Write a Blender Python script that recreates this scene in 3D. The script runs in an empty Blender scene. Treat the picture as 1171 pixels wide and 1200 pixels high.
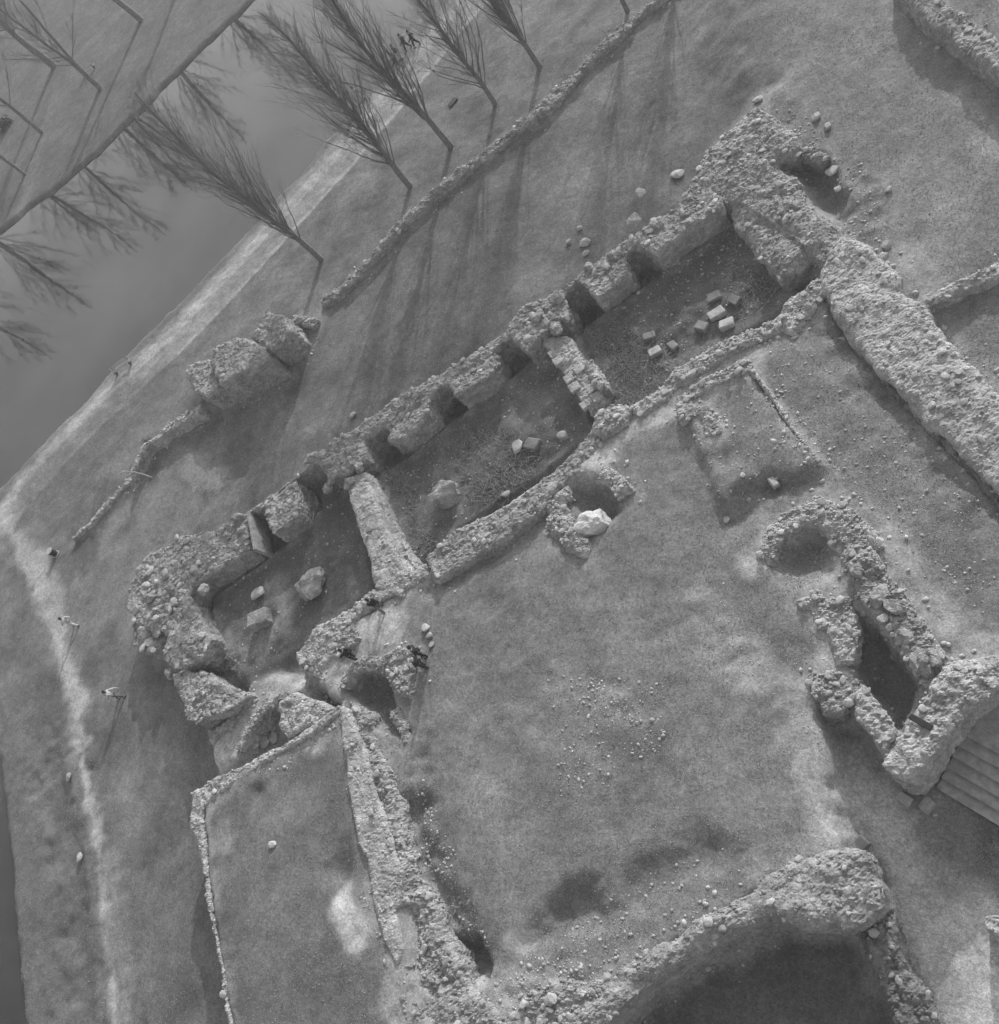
import bpy, bmesh, math, random, os
import numpy as np
from mathutils import Vector, Matrix
random.seed(7)
RNG = np.random.default_rng(11)
S = bpy.context.scene
COL = S.collection
# ------------------------------------------------------------------ camera
F = 1150.; H = 53.; NAD = np.array([1350., 1200.]); CEN = np.array([585.5, 600.])
_d = NAD - CEN; _L = float(np.hypot(*_d)); TH = math.atan(_L / F); EV = (-_d[0] / _L, _d[1] / _L)
MR = Matrix.Rotation(TH, 3, Vector((EV[1], -EV[0], 0)))
MRN = np.array(MR)
cam = bpy.data.cameras.new('camera'); camo = bpy.data.objects.new('camera', cam); COL.objects.link(camo)
camo.matrix_world = Matrix.Translation((0, 0, H)) @ MR.to_4x4()
cam.sensor_fit = 'HORIZONTAL'; cam.sensor_width = 36.; cam.lens = 36. * F / 1171.
cam.clip_end = 6000.; cam.clip_start = .5
S.camera = camo
# ------------------------------------------------------------------ world / sun
SUN_EL = math.radians(21.); SUN_AZ = math.radians(3.)     # azimuth clockwise from +Y
w = bpy.data.worlds.new('World'); S.world = w; w.use_nodes = True
nt = w.node_tree; nt.nodes.clear()
sky = nt.nodes.new('ShaderNodeTexSky'); sky.sky_type = 'NISHITA'; sky.sun_disc = False
sky.sun_elevation = SUN_EL; sky.sun_rotation = SUN_AZ; sky.air_density = 1.4; sky.dust_density = 3.0
bw = nt.nodes.new('ShaderNodeRGBToBW'); bg = nt.nodes.new('ShaderNodeBackground'); bg.inputs[1].default_value = .15
wo = nt.nodes.new('ShaderNodeOutputWorld')
nt.links.new(sky.outputs[0], bw.inputs[0]); nt.links.new(bw.outputs[0], bg.inputs[0]); nt.links.new(bg.outputs[0], wo.inputs[0])
sl = bpy.data.lights.new('sun', 'SUN'); sl.energy = 2.0; sl.angle = math.radians(.6); sl.color = (1, 1, 1)
so = bpy.data.objects.new('sun', sl); COL.objects.link(so)
sv = Vector((math.sin(SUN_AZ) * math.cos(SUN_EL), math.cos(SUN_AZ) * math.cos(SUN_EL), math.sin(SUN_EL)))
so.rotation_euler = sv.to_track_quat('Z', 'Y').to_euler()
S.view_settings.view_transform = 'Standard'; S.view_settings.look = 'None'
S.view_settings.exposure = .8; S.view_settings.gamma = 1.; S.view_settings.use_curve_mapping = False
S.render.engine = 'CYCLES'

# ------------------------------------------------------------------ pixel of the photograph -> point on a level
def P(x, y, z=0.):
    v = MRN @ np.array([(x - CEN[0]) / F, -(y - CEN[1]) / F, -1.])
    t = (H - z) / -v[2]
    return (v[0] * t, v[1] * t)
def poly(pts, z):
    return np.array([P(p[0], p[1], p[2] if len(p) > 2 else z) for p in pts])
# ------------------------------------------------------------------ noise
def _h(ix, iy, iz, s=0):
    n = (ix.astype(np.int64) * 374761393 + iy.astype(np.int64) * 668265263 + iz.astype(np.int64) * 2147483647 + s * 974711) & 0xffffffff
    n = ((n ^ (n >> 13)) * 1274126177) & 0xffffffff
    n = ((n ^ (n >> 16)) * 2246822519) & 0xffffffff
    return ((n ^ (n >> 15)) & 0xffffff) / float(0xffffff)
def vnoise(x, y, z, s=0):
    ix, iy, iz = np.floor(x), np.floor(y), np.floor(z)
    fx, fy, fz = x - ix, y - iy, z - iz
    fx, fy, fz = [f * f * (3 - 2 * f) for f in (fx, fy, fz)]
    r = 0
    for a in (0, 1):
        for b in (0, 1):
            for c in (0, 1):
                r = r + _h(ix + a, iy + b, iz + c, s) * (fx if a else 1 - fx) * (fy if b else 1 - fy) * (fz if c else 1 - fz)
    return r
def vnoise2(x, y, s=0):
    ix, iy = np.floor(x), np.floor(y); fx, fy = x - ix, y - iy
    fx, fy = fx * fx * (3 - 2 * fx), fy * fy * (3 - 2 * fy); z = np.zeros_like(ix); r = 0
    for a in (0, 1):
        for b in (0, 1):
            r = r + _h(ix + a, iy + b, z, s) * (fx if a else 1 - fx) * (fy if b else 1 - fy)
    return r
def fbm2(x, y, sc, o=4, s=0):
    r = 0; a = 1.; t = 0
    for i in range(o):
        r = r + a * (vnoise2(x / sc + 17.3 * i, y / sc - 9.1 * i, s + i) - .5); t += a; a *= .55; sc *= .5
    return r / t * 2
def fbm3(x, y, z, sc, o=3, s=0):
    r = 0; a = 1.; t = 0
    for i in range(o):
        r = r + a * (vnoise(x / sc + 17.3 * i, y / sc - 9.1 * i, z / sc, s + i) - .5); t += a; a *= .55; sc *= .5
    return r / t * 2
def cells(x, y, z, s=0):
    ix, iy, iz = np.floor(x), np.floor(y), np.floor(z)
    f1 = np.full(x.shape, 9.); f2 = np.full(x.shape, 9.); hid = np.zeros(x.shape)
    for a in (-1, 0, 1):
        for b in (-1, 0, 1):
            for c in (-1, 0, 1):
                jx, jy, jz = ix + a, iy + b, iz + c
                dx = jx + .1 + .8 * _h(jx, jy, jz, s) - x; dy = jy + .1 + .8 * _h(jx, jy, jz, s + 5) - y; dz = jz + .1 + .8 * _h(jx, jy, jz, s + 9) - z
                d = np.sqrt(dx * dx + dy * dy + dz * dz)
                m = d < f1; hid = np.where(m, _h(jx, jy, jz, s + 13), hid); f2 = np.where(m, f1, np.minimum(f2, d)); f1 = np.where(m, d, f1)
    return f1, f2, hid
def sstep(t):
    t = np.clip(t, 0, 1); return t * t * (3 - 2 * t)
def sdpoly(X, Y, pg):
    """signed distance, positive inside"""
    d = np.full(X.shape, 1e9); ins = np.zeros(X.shape, bool); n = len(pg)
    for i in range(n):
        ax, ay = pg[i]; bx, by = pg[(i + 1) % n]
        ex, ey = bx - ax, by - ay; wx, wy = X - ax, Y - ay
        t = np.clip((wx * ex + wy * ey) / (ex * ex + ey * ey + 1e-9), 0, 1)
        d = np.minimum(d, (wx - ex * t) ** 2 + (wy - ey * t) ** 2)
        c = ((ay > Y) != (by > Y)) & (X < (bx - ax) * (Y - ay) / ((by - ay) if by != ay else 1e-9) + ax)
        ins ^= c
    return np.where(ins, 1, -1) * np.sqrt(d)
def dline(X, Y, pg):
    d = np.full(X.shape, 1e9)
    for i in range(len(pg) - 1):
        ax, ay = pg[i]; bx, by = pg[i + 1]; ex, ey = bx - ax, by - ay; wx, wy = X - ax, Y - ay
        t = np.clip((wx * ex + wy * ey) / (ex * ex + ey * ey + 1e-9), 0, 1)
        d = np.minimum(d, (wx - ex * t) ** 2 + (wy - ey * t) ** 2)
    return np.sqrt(d)
# ------------------------------------------------------------------ materials (all grey: the photograph is black and white)
class NT:
    def __init__(s, name):
        s.m = bpy.data.materials.new(name); s.m.use_nodes = True; s.t = s.m.node_tree; s.t.nodes.clear()
        s.out = s.n('ShaderNodeOutputMaterial'); s.b = s.n('ShaderNodeBsdfPrincipled'); s.l(s.b.outputs[0], s.out.inputs[0])
        s.b.inputs['Roughness'].default_value = .9; s.b.inputs['Specular IOR Level'].default_value = .2
    def n(s, t, **k):
        q = s.t.nodes.new(t)
        for a, b in k.items(): setattr(q, a, b)
        return q
    def l(s, a, b): s.t.links.new(a, b)
    def pos(s): return s.n('ShaderNodeNewGeometry').outputs['Position']
    def noise(s, sc, det=4, rough=.6, vec=None, dist=0):
        q = s.n('ShaderNodeTexNoise'); q.inputs['Scale'].default_value = sc; q.inputs['Detail'].default_value = det
        q.inputs['Roughness'].default_value = rough; q.inputs['Distortion'].default_value = dist
        s.l(vec if vec else s.pos(), q.inputs['Vector']); return q.outputs[0]
    def vor(s, sc, feat='F1', vec=None, out='Distance'):
        q = s.n('ShaderNodeTexVoronoi', feature=feat); q.inputs['Scale'].default_value = sc
        s.l(vec if vec else s.pos(), q.inputs['Vector']); return q.outputs[out]
    def mr(s, v, a, b, c, d):
        q = s.n('ShaderNodeMapRange'); s.l(v, q.inputs[0])
        for i, k in enumerate((a, b, c, d)): q.inputs[i + 1].default_value = k
        return q.outputs[0]
    def mt(s, op, a, b):
        q = s.n('ShaderNodeMath', operation=op)
        for i, v in enumerate((a, b)):
            if isinstance(v, (int, float)): q.inputs[i].default_value = v
            else: s.l(v, q.inputs[i])
        return q.outputs[0]
    def bump(s, h, dist, st=1.):
        q = s.n('ShaderNodeBump'); q.inputs['Distance'].default_value = dist; q.inputs['Strength'].default_value = st
        s.l(h, q.inputs['Height']); s.l(q.outputs[0], s.b.inputs['Normal'])
    def col(s, v): s.l(v, s.b.inputs['Base Color'])
def mat_ground():
    q = NT('grass_and_soil')
    a = q.n('ShaderNodeAttribute'); a.attribute_name = 'tone'
    g = q.n('ShaderNodeAttribute'); g.attribute_name = 'grit'
    n1 = q.noise(.22, 6, .7); n2 = q.noise(1.5, 5, .75); n3 = q.noise(5.5, 4, .8)
    v = q.mt('MULTIPLY', a.outputs['Fac'], q.mr(n1, .34, .66, .76, 1.24))
    v = q.mt('MULTIPLY', v, q.mr(n2, .34, .66, .8, 1.2))
    v = q.mt('MULTIPLY', v, q.mr(n3, .36, .64, .74, 1.28))
    v = q.mt('MULTIPLY', v, q.mr(q.noise(14., 2, .7), .34, .66, .78, 1.24))
    spk = q.mr(q.vor(6.5), .0, .16, 1., 0.)
    spk = q.mt('MULTIPLY', spk, q.mt('MULTIPLY', g.outputs['Fac'], q.mr(q.noise(1.3, 2), .48, .62, 0, 1)))
    v = q.mt('ADD', v, q.mt('MULTIPLY', spk, .22))
    q.col(v)
    hgt = q.mt('ADD', q.mt('MULTIPLY', n3, .35), q.mt('ADD', n2, q.mt('MULTIPLY', spk, .8)))
    q.bump(hgt, .075, .7)
    return q.m
def mat_stone(name, lo, hi, cell=3.2, bump=.09, pale=.5, objspace=False, edge=.8):
    q = NT(name); vec = None
    if objspace:
        tc = q.n('ShaderNodeTexCoord'); oi = q.n('ShaderNodeObjectInfo'); ad = q.n('ShaderNodeVectorMath', operation='ADD')
        q.l(tc.outputs['Object'], ad.inputs[0]); cb = q.n('ShaderNodeCombineXYZ'); q.l(q.mt('MULTIPLY', oi.outputs['Random'], 37.), cb.inputs[0])
        q.l(cb.outputs[0], ad.inputs[1]); vec = ad.outputs[0]
    else:
        dn = q.n('ShaderNodeTexNoise'); dn.inputs['Scale'].default_value = 3.; q.l(q.pos(), dn.inputs['Vector'])
        sc = q.n('ShaderNodeVectorMath', operation='SCALE'); q.l(dn.outputs['Color'], sc.inputs[0]); sc.inputs['Scale'].default_value = .22
        ad = q.n('ShaderNodeVectorMath', operation='ADD'); q.l(q.pos(), ad.inputs[0]); q.l(sc.outputs[0], ad.inputs[1]); vec = ad.outputs[0]
    big = q.noise(.45, 5, .6, vec); mid = q.noise(2.2, 5, .7, vec); fine = q.noise(13., 4, .75, vec)
    cl = q.vor(cell, 'F1', vec, 'Color'); sep = q.n('ShaderNodeSeparateColor'); q.l(cl, sep.inputs[0])
    v = q.mr(q.mt('ADD', q.mt('MULTIPLY', big, pale), q.mt('MULTIPLY', mid, 1 - pale)), .34, .66, lo, hi)
    v = q.mt('MULTIPLY', v, q.mr(sep.outputs[0], 0, 1, .98 if objspace else .84, 1.02 if objspace else 1.16))
    v = q.mt('MULTIPLY', v, q.mr(fine, .34, .66, .7, 1.26))
    ed = q.vor(cell, 'DISTANCE_TO_EDGE', vec)
    v = q.mt('MULTIPLY', v, q.mr(ed, 0., .06, 1. if objspace else edge, 1.))
    ms = q.mr(q.noise(.8, 5, .75, vec), .53, .62, 0., .62)
    if not objspace:
        mx = q.n('ShaderNodeMix'); mx.data_type = 'FLOAT'; q.l(ms, mx.inputs[0]); q.l(v, mx.inputs[2]); q.l(q.mt('MULTIPLY', q.mr(fine, .34, .66, .7, 1.3), .15), mx.inputs[3]); v = mx.outputs[0]
    if objspace:
        oi2 = q.n('ShaderNodeObjectInfo'); v = q.mt('MULTIPLY', v, q.mr(oi2.outputs['Random'], 0, 1, .8, 1.2))
    q.col(v)
    q.bump(q.mt('ADD', q.mr(ed, 0, .22, 0, 0. if objspace else edge * .8 - .35), q.mt('ADD', q.mt('MULTIPLY', fine, .6), mid)), bump, .9)
    return q.m
def mat_flat(name, v, rough=.8, var=.25, sc=8.):
    q = NT(name); n = q.noise(sc, 3, .6); q.col(q.mr(n, .3, .7, v * (1 - var), v * (1 + var))); q.b.inputs['Roughness'].default_value = rough
    return q.m
def mat_bark():
    q = NT('bark'); n = q.noise(5., 4, .7); q.col(q.mr(n, .3, .7, .10, .22)); q.bump(n, .03); return q.m
def mat_water():
    q = NT('river_water'); n = q.noise(.07, 6, .62, dist=.3)
    q.col(q.mr(n, .36, .64, .012, .052)); q.b.inputs['Roughness'].default_value = .03; q.b.inputs['IOR'].default_value = 1.72
    q.b.inputs['Specular IOR Level'].default_value = .5
    a = q.n('ShaderNodeMapping'); a.inputs['Scale'].default_value = (1., 1., 1.); q.l(q.pos(), a.inputs[0])
    q.bump(q.mt('ADD', q.noise(1.1, 3, .6, a.outputs[0]), q.mt('MULTIPLY', q.noise(.25, 2, .5), 2.)), .022, .25)
    return q.m
M = dict(ground=mat_ground(), rubble=mat_stone('rubble_masonry', .19, .38), pale=mat_stone('pale_mortared_masonry', .25, .43, 2.6, .07, edge=.96),
         dark=mat_stone('mossy_masonry', .11, .27, 2.2, .12), rock=mat_stone('loose_stone', .24, .46, 3.4, .04, .5, True),
         white=mat_stone('white_boulder_stone', .38, .66, 1.6, .1, .5, True), darkrock=mat_stone('grey_block_stone', .13, .25, 1.5, .03, .5, True),
         bark=mat_bark(), water=mat_water(), twig=mat_flat('dry_twigs', .27, .9), skin=mat_flat('skin', .35), hair=mat_flat('dark_hair', .03),
         cdark=mat_flat('dark_cloth', .025), cmid=mat_flat('grey_cloth', .12), clight=mat_flat('pale_cloth', .42), wood=mat_flat('weathered_wood', .34),
         turf=mat_flat('turf_blades', .27, .9, .35, .9), metal=mat_flat('dark_metal', .03, .5), bush=mat_flat('dark_leaves', .05, .8, .5), paleleaf=mat_flat('dry_grass_stems', .26, .9, .3))
# ------------------------------------------------------------------ object helpers
def tag(o, label=None, cat=None, group=None, kind=None):
    for k, v in (('label', label), ('category', cat), ('group', group), ('kind', kind)):
        if v: o[k] = v
    return o
def link(name, me, mat=None, parent=None, loc=None):
    o = bpy.data.objects.new(name, me); COL.objects.link(o)
    if mat is not None and len(me.materials) == 0: me.materials.append(mat)
    if parent is not None: o.parent = parent
    if loc is not None: o.location = loc
    return o
def empty(name, loc, rz=0.):
    o = bpy.data.objects.new(name, None); COL.objects.link(o); o.location = loc; o.rotation_euler = (0, 0, rz); o.empty_display_size = .3
    return o
def mesh_np(name, V, Fc, smooth=False):
    me = bpy.data.meshes.new(name); V = np.asarray(V, np.float32); Fc = np.asarray(Fc, np.int32)
    n, k = Fc.shape
    me.vertices.add(len(V)); me.vertices.foreach_set('co', V.ravel())
    me.loops.add(n * k); me.loops.foreach_set('vertex_index', Fc.ravel())
    me.polygons.add(n); me.polygons.foreach_set('loop_start', np.arange(0, n * k, k, dtype=np.int32))
    me.update(calc_edges=True)
    if smooth: me.polygons.foreach_set('use_smooth', np.ones(n, bool))
    return me
def attr(me, name, v):
    a = me.attributes.new(name, 'FLOAT', 'POINT'); a.data.foreach_set('value', np.asarray(v, np.float32))

# ------------------------------------------------------------------ TERRAIN
def axis(lo, hi, c0, c1, st):
    core = np.arange(c0, c1, st); L = [c0]; s = .45
    while L[-1] > lo: L.append(L[-1] - s); s = s * (1.0 if L[-1] > c0 - 85 else 1.22)
    R = [c1]; s = .5
    while R[-1] < hi: R.append(R[-1] + s); s = s * (1.0 if R[-1] < c1 + (85 if hi > 900 else 10) else 1.22)
    return np.array(L[::-1][:-1] + list(core) + R)
ax_x = axis(-2500, 2500, -84, 2, .22)
L_ = list(ax_x); ax_x = np.array([v for v in L_ if v < 14] + list(14 * 1.25 ** np.arange(0, 24)))
ay = axis(-2500, 2500, -11, 80, .22)
GX, GY = np.meshgrid(ax_x, ay)
X, Y = GX.ravel(), GY.ravel()
WX = X + fbm2(X, Y, 1.6, 3, 40) * .35; WY = Y + fbm2(X, Y, 1.6, 3, 50) * .35
Z = np.zeros_like(X); T = np.full_like(X, .135); G = np.zeros_like(X)
def near(pg, m):
    return (X > pg[:, 0].min() - m) & (X < pg[:, 0].max() + m) & (Y > pg[:, 1].min() - m) & (Y < pg[:, 1].max() + m)
def zone(pts, z, bl, zp=None, warp=True, off=0.):
    pg = poly(pts, z if zp is None else zp); k = near(pg, bl + 1.5)
    sd = sdpoly(WX[k] if warp else X[k], WY[k] if warp else Y[k], pg) + off
    t = sstep(sd / bl * .5 + .5); Z[k] = Z[k] * (1 - t) + z * t
def dip(px, py, r, dz, zp=2.6):
    c = P(px, py, zp); d = np.hypot(WX - c[0], WY - c[1]) / r; Z[:] += dz * np.exp(-d * d * 1.5)
def dipline(pts, r, dz, zp=2.6):
    d = (dline(WX, WY, poly(pts, zp)) + fbm2(X, Y, 1.8, 4, 130) * .9 * r) / r; Z[:] += dz * np.exp(-d * np.abs(d) * 1.5).clip(0, 1.15)
# gentle roll
BANK = [(-400, 850), (0, 564), (38, 523), (102, 458), (154, 400), (234, 320), (314, 238), (383, 158), (428, 97), (454, 57), (475, 21), (502, -14), (640, -190), (820, -440)]
FARB = [(-500, 560), (-60, 318), (0, 268), (60, 222), (110, 180), (150, 140), (200, 88), (240, 48), (272, 20), (330, -45), (500, -260), (640, -460)]
R_ = [tuple(p) for p in BANK] + [tuple(p) for p in FARB[::-1]]
# NE yard, court, block, lower ground
zone([(905, 130), (845, 40), (840, -250), (1700, -300), (1700, 700), (1171, 520), (975, 280)], 2.1, 4.)
zone([(900, 105), (960, 60), (1700, -100), (1700, 700), (1171, 540), (960, 320), (915, 240), (880, 190)], 2.15, 1.)
zone([(810, 215), (845, 150), (885, 112), (935, 150), (960, 320), (850, 240)], 1.9, 1.6)
COURT = [(452, 695), (500, 668), (597, 600), (655, 556), (690, 524), (702, 506), (735, 478), (790, 438), (860, 398), (925, 370), (962, 335), (1050, 440), (1171, 560), (1500, 850),
         (1500, 900), (1171, 790), (1100, 830), (1060, 880), (1030, 870), (1000, 830), (962, 832), (984, 885), (984, 960), (1006, 1000), (985, 1035),
         (950, 1060), (890, 1060), (850, 1084), (790, 1122), (740, 1158), (700, 1220), (560, 1420), (480, 1420), (470, 1150), (430, 980), (395, 830), (345, 790), (400, 728)]
zone(COURT, 2.6, .7)
zone([(975, 830), (1030, 900), (1110, 850), (1700, 900), (1700, 2200), (900, 2200), (1060, 1300), (1030, 1120), (1045, 1060), (1012, 1000), (990, 960), (990, 890)], .7, .8)
zone([(230, 925), (275, 900), (330, 868), (370, 838), (400, 826), (440, 900), (480, 1050), (560, 1420), (300, 1420), (262, 1180), (244, 1060)], 3.0, .5)
zone([(700, 1205), (760, 1170), (850, 1115), (975, 1085), (1012, 1098), (1050, 1180), (1090, 1300), (600, 1400)], -.9, .5, -.9)
zone([(300, 770), (345, 790), (395, 835), (335, 872), (275, 905), (245, 895), (235, 850), (278, 825)], 1.5, .8)
# rooms (floors)
zone([(857, 262), (778, 322), (690, 385), (712, 470), (740, 475), (800, 425), (900, 370), (930, 345)], 1.1, .4, 1.1, off=.6)
zone([(672, 392), (598, 448), (482, 533), (440, 560), (485, 657), (560, 600), (690, 510)], 1.1, .4, 1.1, off=.5)
zone([(415, 560), (337, 638), (250, 700), (250, 752), (290, 800), (345, 765), (435, 690)], 1.1, .5, 1.1, off=.4)
# pits
zone([(666, 572), (690, 560), (718, 578), (722, 600), (700, 622), (680, 610)], 1.0, .7, 2.2)
zone([(416, 790), (440, 782), (450, 800), (462, 832), (478, 860), (455, 856), (430, 832), (416, 812)], .7, .6, 2.4)
zone([(296, 850), (322, 826), (334, 842), (334, 868), (300, 892), (284, 892)], .3, .5, 1.6)
zone([(348, 796), (362, 790), (374, 795), (362, 804)], 1.9, .5, 2.5)
zone([(905, 650), (930, 625), (960, 620), (975, 640), (965, 665), (925, 675)], 1.5, .9, 2.6)
zone([(1008, 728), (1030, 745), (1080, 806), (1056, 858), (1012, 805)], .4, .4, 1.5)
zone([(918, 190), (938, 180), (958, 186), (992, 232), (985, 262), (955, 235)], 1.0, .6, 2.)
zone([(800, 462), (838, 440), (877, 427), (963, 546), (940, 556), (905, 566), (893, 560), (862, 582), (852, 608), (835, 575), (815, 520), (806, 490)], 3.1, .3, 3.0)
zone([(862, 580), (900, 562), (925, 566), (880, 600), (858, 612)], 2.35, .5, 2.5)
zone([(1028, 352), (1070, 343), (1072, 356), (1040, 366)], 1.9, .5, 2.6)
zone([(528, 1102), (556, 1102), (575, 1135), (570, 1150), (545, 1150)], 1.2, .6, 2.2)
dipline([(480, 960), (500, 1010), (520, 1060), (545, 1110)], 1.3, -.7)
dipline([(745, 1040), (780, 1028), (830, 1005)], 1.3, -.42)
dipline([(650, 1098), (672, 1082), (698, 1067)], 1.4, -.6)
dipline([(700, 1035), (620, 1110)], .8, -.3)
dip(570, 705, 1.5, -.3); dip(300, 925, .7, -.4, 3.); dip(640, 655, 1.6, .25); dip(905, 565, 1.2, -.3); dip(855, 610, 1., -.35)
dip(400, 1025, 1.4, -.45, 3.); dip(415, 1070, 1.5, .15, 3.)
dip(868, 480, 2.2, -.25); dip(850, 540, 1.2, -.3)
dipline([(985, 385), (1060, 470), (1171, 590)], 1.5, -.6)
dipline([(505, 690), (590, 645), (645, 600)], .8, -.35)
dipline([(60, 900), (85, 1000), (100, 1200)], 3., -.5, 0); dipline([(75, 870), (100, 1010), (115, 1200)], 1., .2, 0)
Z += fbm2(X, Y, 9., 3, 3) * .18 + fbm2(X, Y, 1.7, 4, 8) * .085
zone([(p[0], p[1]) for p in FARB] + [(100, -420), (-250, -150)], -.42, 5., 0, True, 2.)
# river
rp = poly(R_, 0.); k = near(rp, 8); sd = sdpoly(X[k] + fbm2(X[k], Y[k], 2.5, 3, 60) * .7, Y[k] + fbm2(X[k], Y[k], 2.5, 3, 61) * .7, rp)
t = sstep(sd / 1.4 * .5 + .5); Z[k] = Z[k] * (1 - t) - 2.4 * t; SDR = np.full_like(X, -99.); SDR[k] = sd
MOAT = [(-60, 700), (-8, 900), (8, 1040), (20, 1200), (60, 1500), (-600, 1800), (-900, 900)]
mp = poly(MOAT, 0.); k = near(mp, 8); sd = sdpoly(WX[k], WY[k], mp); t = sstep(sd / 1.2 * .5 + .5); Z[k] = Z[k] * (1 - t) - 2.4 * t
# ---- albedo (worn soil, paths, dark turf, some painted sun and shade)
def paint(pts, v, w_, soft, zp=0., am=1., line=True, grit=None, straight=False):
    pg = poly(pts, zp); k = near(pg, w_ + soft + 2)
    if straight: d = w_ - dline(X[k] + fbm2(X[k], Y[k], 3., 2, 71) * .12, Y[k] + fbm2(X[k], Y[k], 3., 2, 72) * .12, pg)
    elif line: d = w_ - dline(WX[k], WY[k], pg)
    else: d = sdpoly(WX[k], WY[k], pg)
    soft = soft * .6; d = d + fbm2(X[k], Y[k], 2.2, 4, 70) * soft * (.6 if straight else 1.6)
    t = sstep(d / soft * .5 + .5) * am; T[k] = T[k] * (1 - t) + v * t
    if grit is not None: G[k] = np.maximum(G[k], t * grit)
T *= 1 + fbm2(X, Y, 14., 4, 90) * .2
T *= 1 + fbm2(X, Y, 2.4, 5, 95) * .42
T *= 1 - .22 * sstep((fbm2(X, Y, 5., 5, 97) - .2) / .25)
nz = poly([(452, 695), (600, 606), (735, 480), (925, 372), (1171, 560), (1171, 790), (984, 885), (984, 1000), (730, 1150), (480, 1200), (395, 830)], 2.6)
paint([(452, 695), (600, 606), (735, 480), (925, 372), (1171, 560), (1300, 790), (984, 885), (984, 1000), (730, 1150), (480, 1300), (395, 830)], .165, 0, 2., 2.6, .8, False, .5)
paint([(850, 60), (850, -300), (1700, -300), (1171, 520), (975, 280)], .17, 0, 4, 2.2, .8, False)
PATH = [(590, -60), (545, -5), (520, 25), (484, 72), (432, 135), (395, 180), (342, 238), (268, 320), (191, 400), (130, 456), (68, 516), (20, 571), (3, 600)]
paint([(p[0] + 4, p[1] + 4) for p in PATH], .24, 2.6, .7, 0, .85, grit=.4, straight=True)
paint(PATH, .32, .8, .3, 0, .95, grit=.3, straight=True); paint([(p[0] + 18, p[1] + 13) for p in PATH[:-1]], .30, .25, .2, 0, .85, straight=True)
paint([(p[0] - 13, p[1] - 10) for p in PATH[:-1]], .14, .12, .15, 0, .8, straight=True); paint([(p[0] + 11, p[1] + 8) for p in PATH[:-1]], .19, .12, .15, 0, .7, straight=True)
paint(BANK[1:-1], .24, .5, .7, 0, .6, grit=1.)
paint([(3, 600), (15, 625), (38, 660), (55, 710), (70, 760), (88, 820), (92, 870)], .34, .9, 1.2, 0, .95, grit=.3)
paint([(30, 645), (56, 680), (68, 740)], .30, 1.5, 1.3, 0, .8)
paint([(96, 890), (106, 950), (116, 1010), (124, 1090), (134, 1200), (140, 1400)], .36, .3, .6, 0, .95); paint([(106, 940), (114, 985)], .38, .8, .8, 0, .8)
paint([(120, 1010), (128, 1060), (140, 1140), (150, 1220)], .24, 1.2, 1.2, 0, .6)
paint([(30, 700), (70, 800), (95, 950), (120, 1230), (10, 1230), (-10, 900)], .115, 0, 2, 0, .7, False)
paint([(20, 560), (150, 450), (240, 400), (215, 440), (120, 560), (30, 640)], .11, 0, 2, 0, .6, False)
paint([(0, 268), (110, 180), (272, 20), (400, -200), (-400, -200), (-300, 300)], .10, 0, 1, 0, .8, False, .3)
paint([(60, 110), (45, 160), (20, 250)], .16, 1., 1.5, 0, .7); paint([(90, 60), (140, 10)], .16, .8, 1.5, 0, .6)
paint([(130, 640), (190, 560), (260, 590), (150, 680)], .2, 0, 2.5, 0, .55, False); paint([(225, 545), (255, 565)], .24, 1., 1.5, 0, .7)
paint([(560, 380), (690, 180), (830, 140), (640, 330)], .19, 0, 4, 0, .4, False)
paint([(370, 400), (480, 280), (600, 190), (650, 280), (500, 420), (400, 470)], .11, 0, 4, 0, .4, False)  # soft poplar shadows over the yard, painted into the tone
# worn soil in the castle, with painted sunlight and niche shade
paint([(440, 690), (480, 675), (530, 655), (600, 618), (650, 575), (710, 530), (760, 490), (830, 455), (880, 420)], .44, .8, 1.0, 2.6, .95, grit=.4)
paint([(440, 700), (400, 740), (350, 780), (300, 830), (250, 880)], .40, 1.6, 1.2, 2.4, .9, grit=.4)
paint([(240, 860), (290, 800), (340, 780), (400, 830), (340, 880), (270, 905)], .26, 0, .8, 1.6, .5, False, 2.2)
paint([(395, 780), (385, 830), (370, 870)], .38, 1.0, 1.0, 2.6, .9, grit=1.); paint([(420, 760), (450, 730)], .38, 1.2, 1.2, 2.6, .8)
paint([(400, 1050), (420, 1100)], .40, .9, .8, 3., .95); paint([(262, 970), (265, 990)], .3, .7, 1., 3., .6); paint([(235, 950), (245, 1000)], .36, .5, .7, 3., .7)
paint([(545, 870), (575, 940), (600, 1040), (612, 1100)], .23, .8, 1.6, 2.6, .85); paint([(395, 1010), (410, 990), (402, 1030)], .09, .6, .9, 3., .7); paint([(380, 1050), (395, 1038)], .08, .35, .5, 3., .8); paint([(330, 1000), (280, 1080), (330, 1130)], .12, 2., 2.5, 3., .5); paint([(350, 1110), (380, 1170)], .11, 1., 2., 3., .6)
paint([(300, 960), (360, 940)], .21, 1.2, 2., 3., .5); paint([(600, 1105), (615, 1108)], .34, .7, .7, 2.6, .9)
paint([(880, 780), (940, 815), (975, 870), (980, 930)], .3, 1.0, 1.2, 2.6, .75, grit=.6); paint([(940, 860), (960, 900), (975, 950)], .26, 1.2, 1., 2.6, .7)
paint([(660, 800), (720, 830), (760, 840)], .22, 1.1, 1.2, 2.6, .6, grit=2.); paint([(700, 880), (690, 930)], .22, 1.3, 1.2, 2.6, .5, grit=2.)
paint([(820, 700), (850, 760), (900, 800)], .22, 1.3, 1.2, 2.6, .5, grit=2.)
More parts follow.
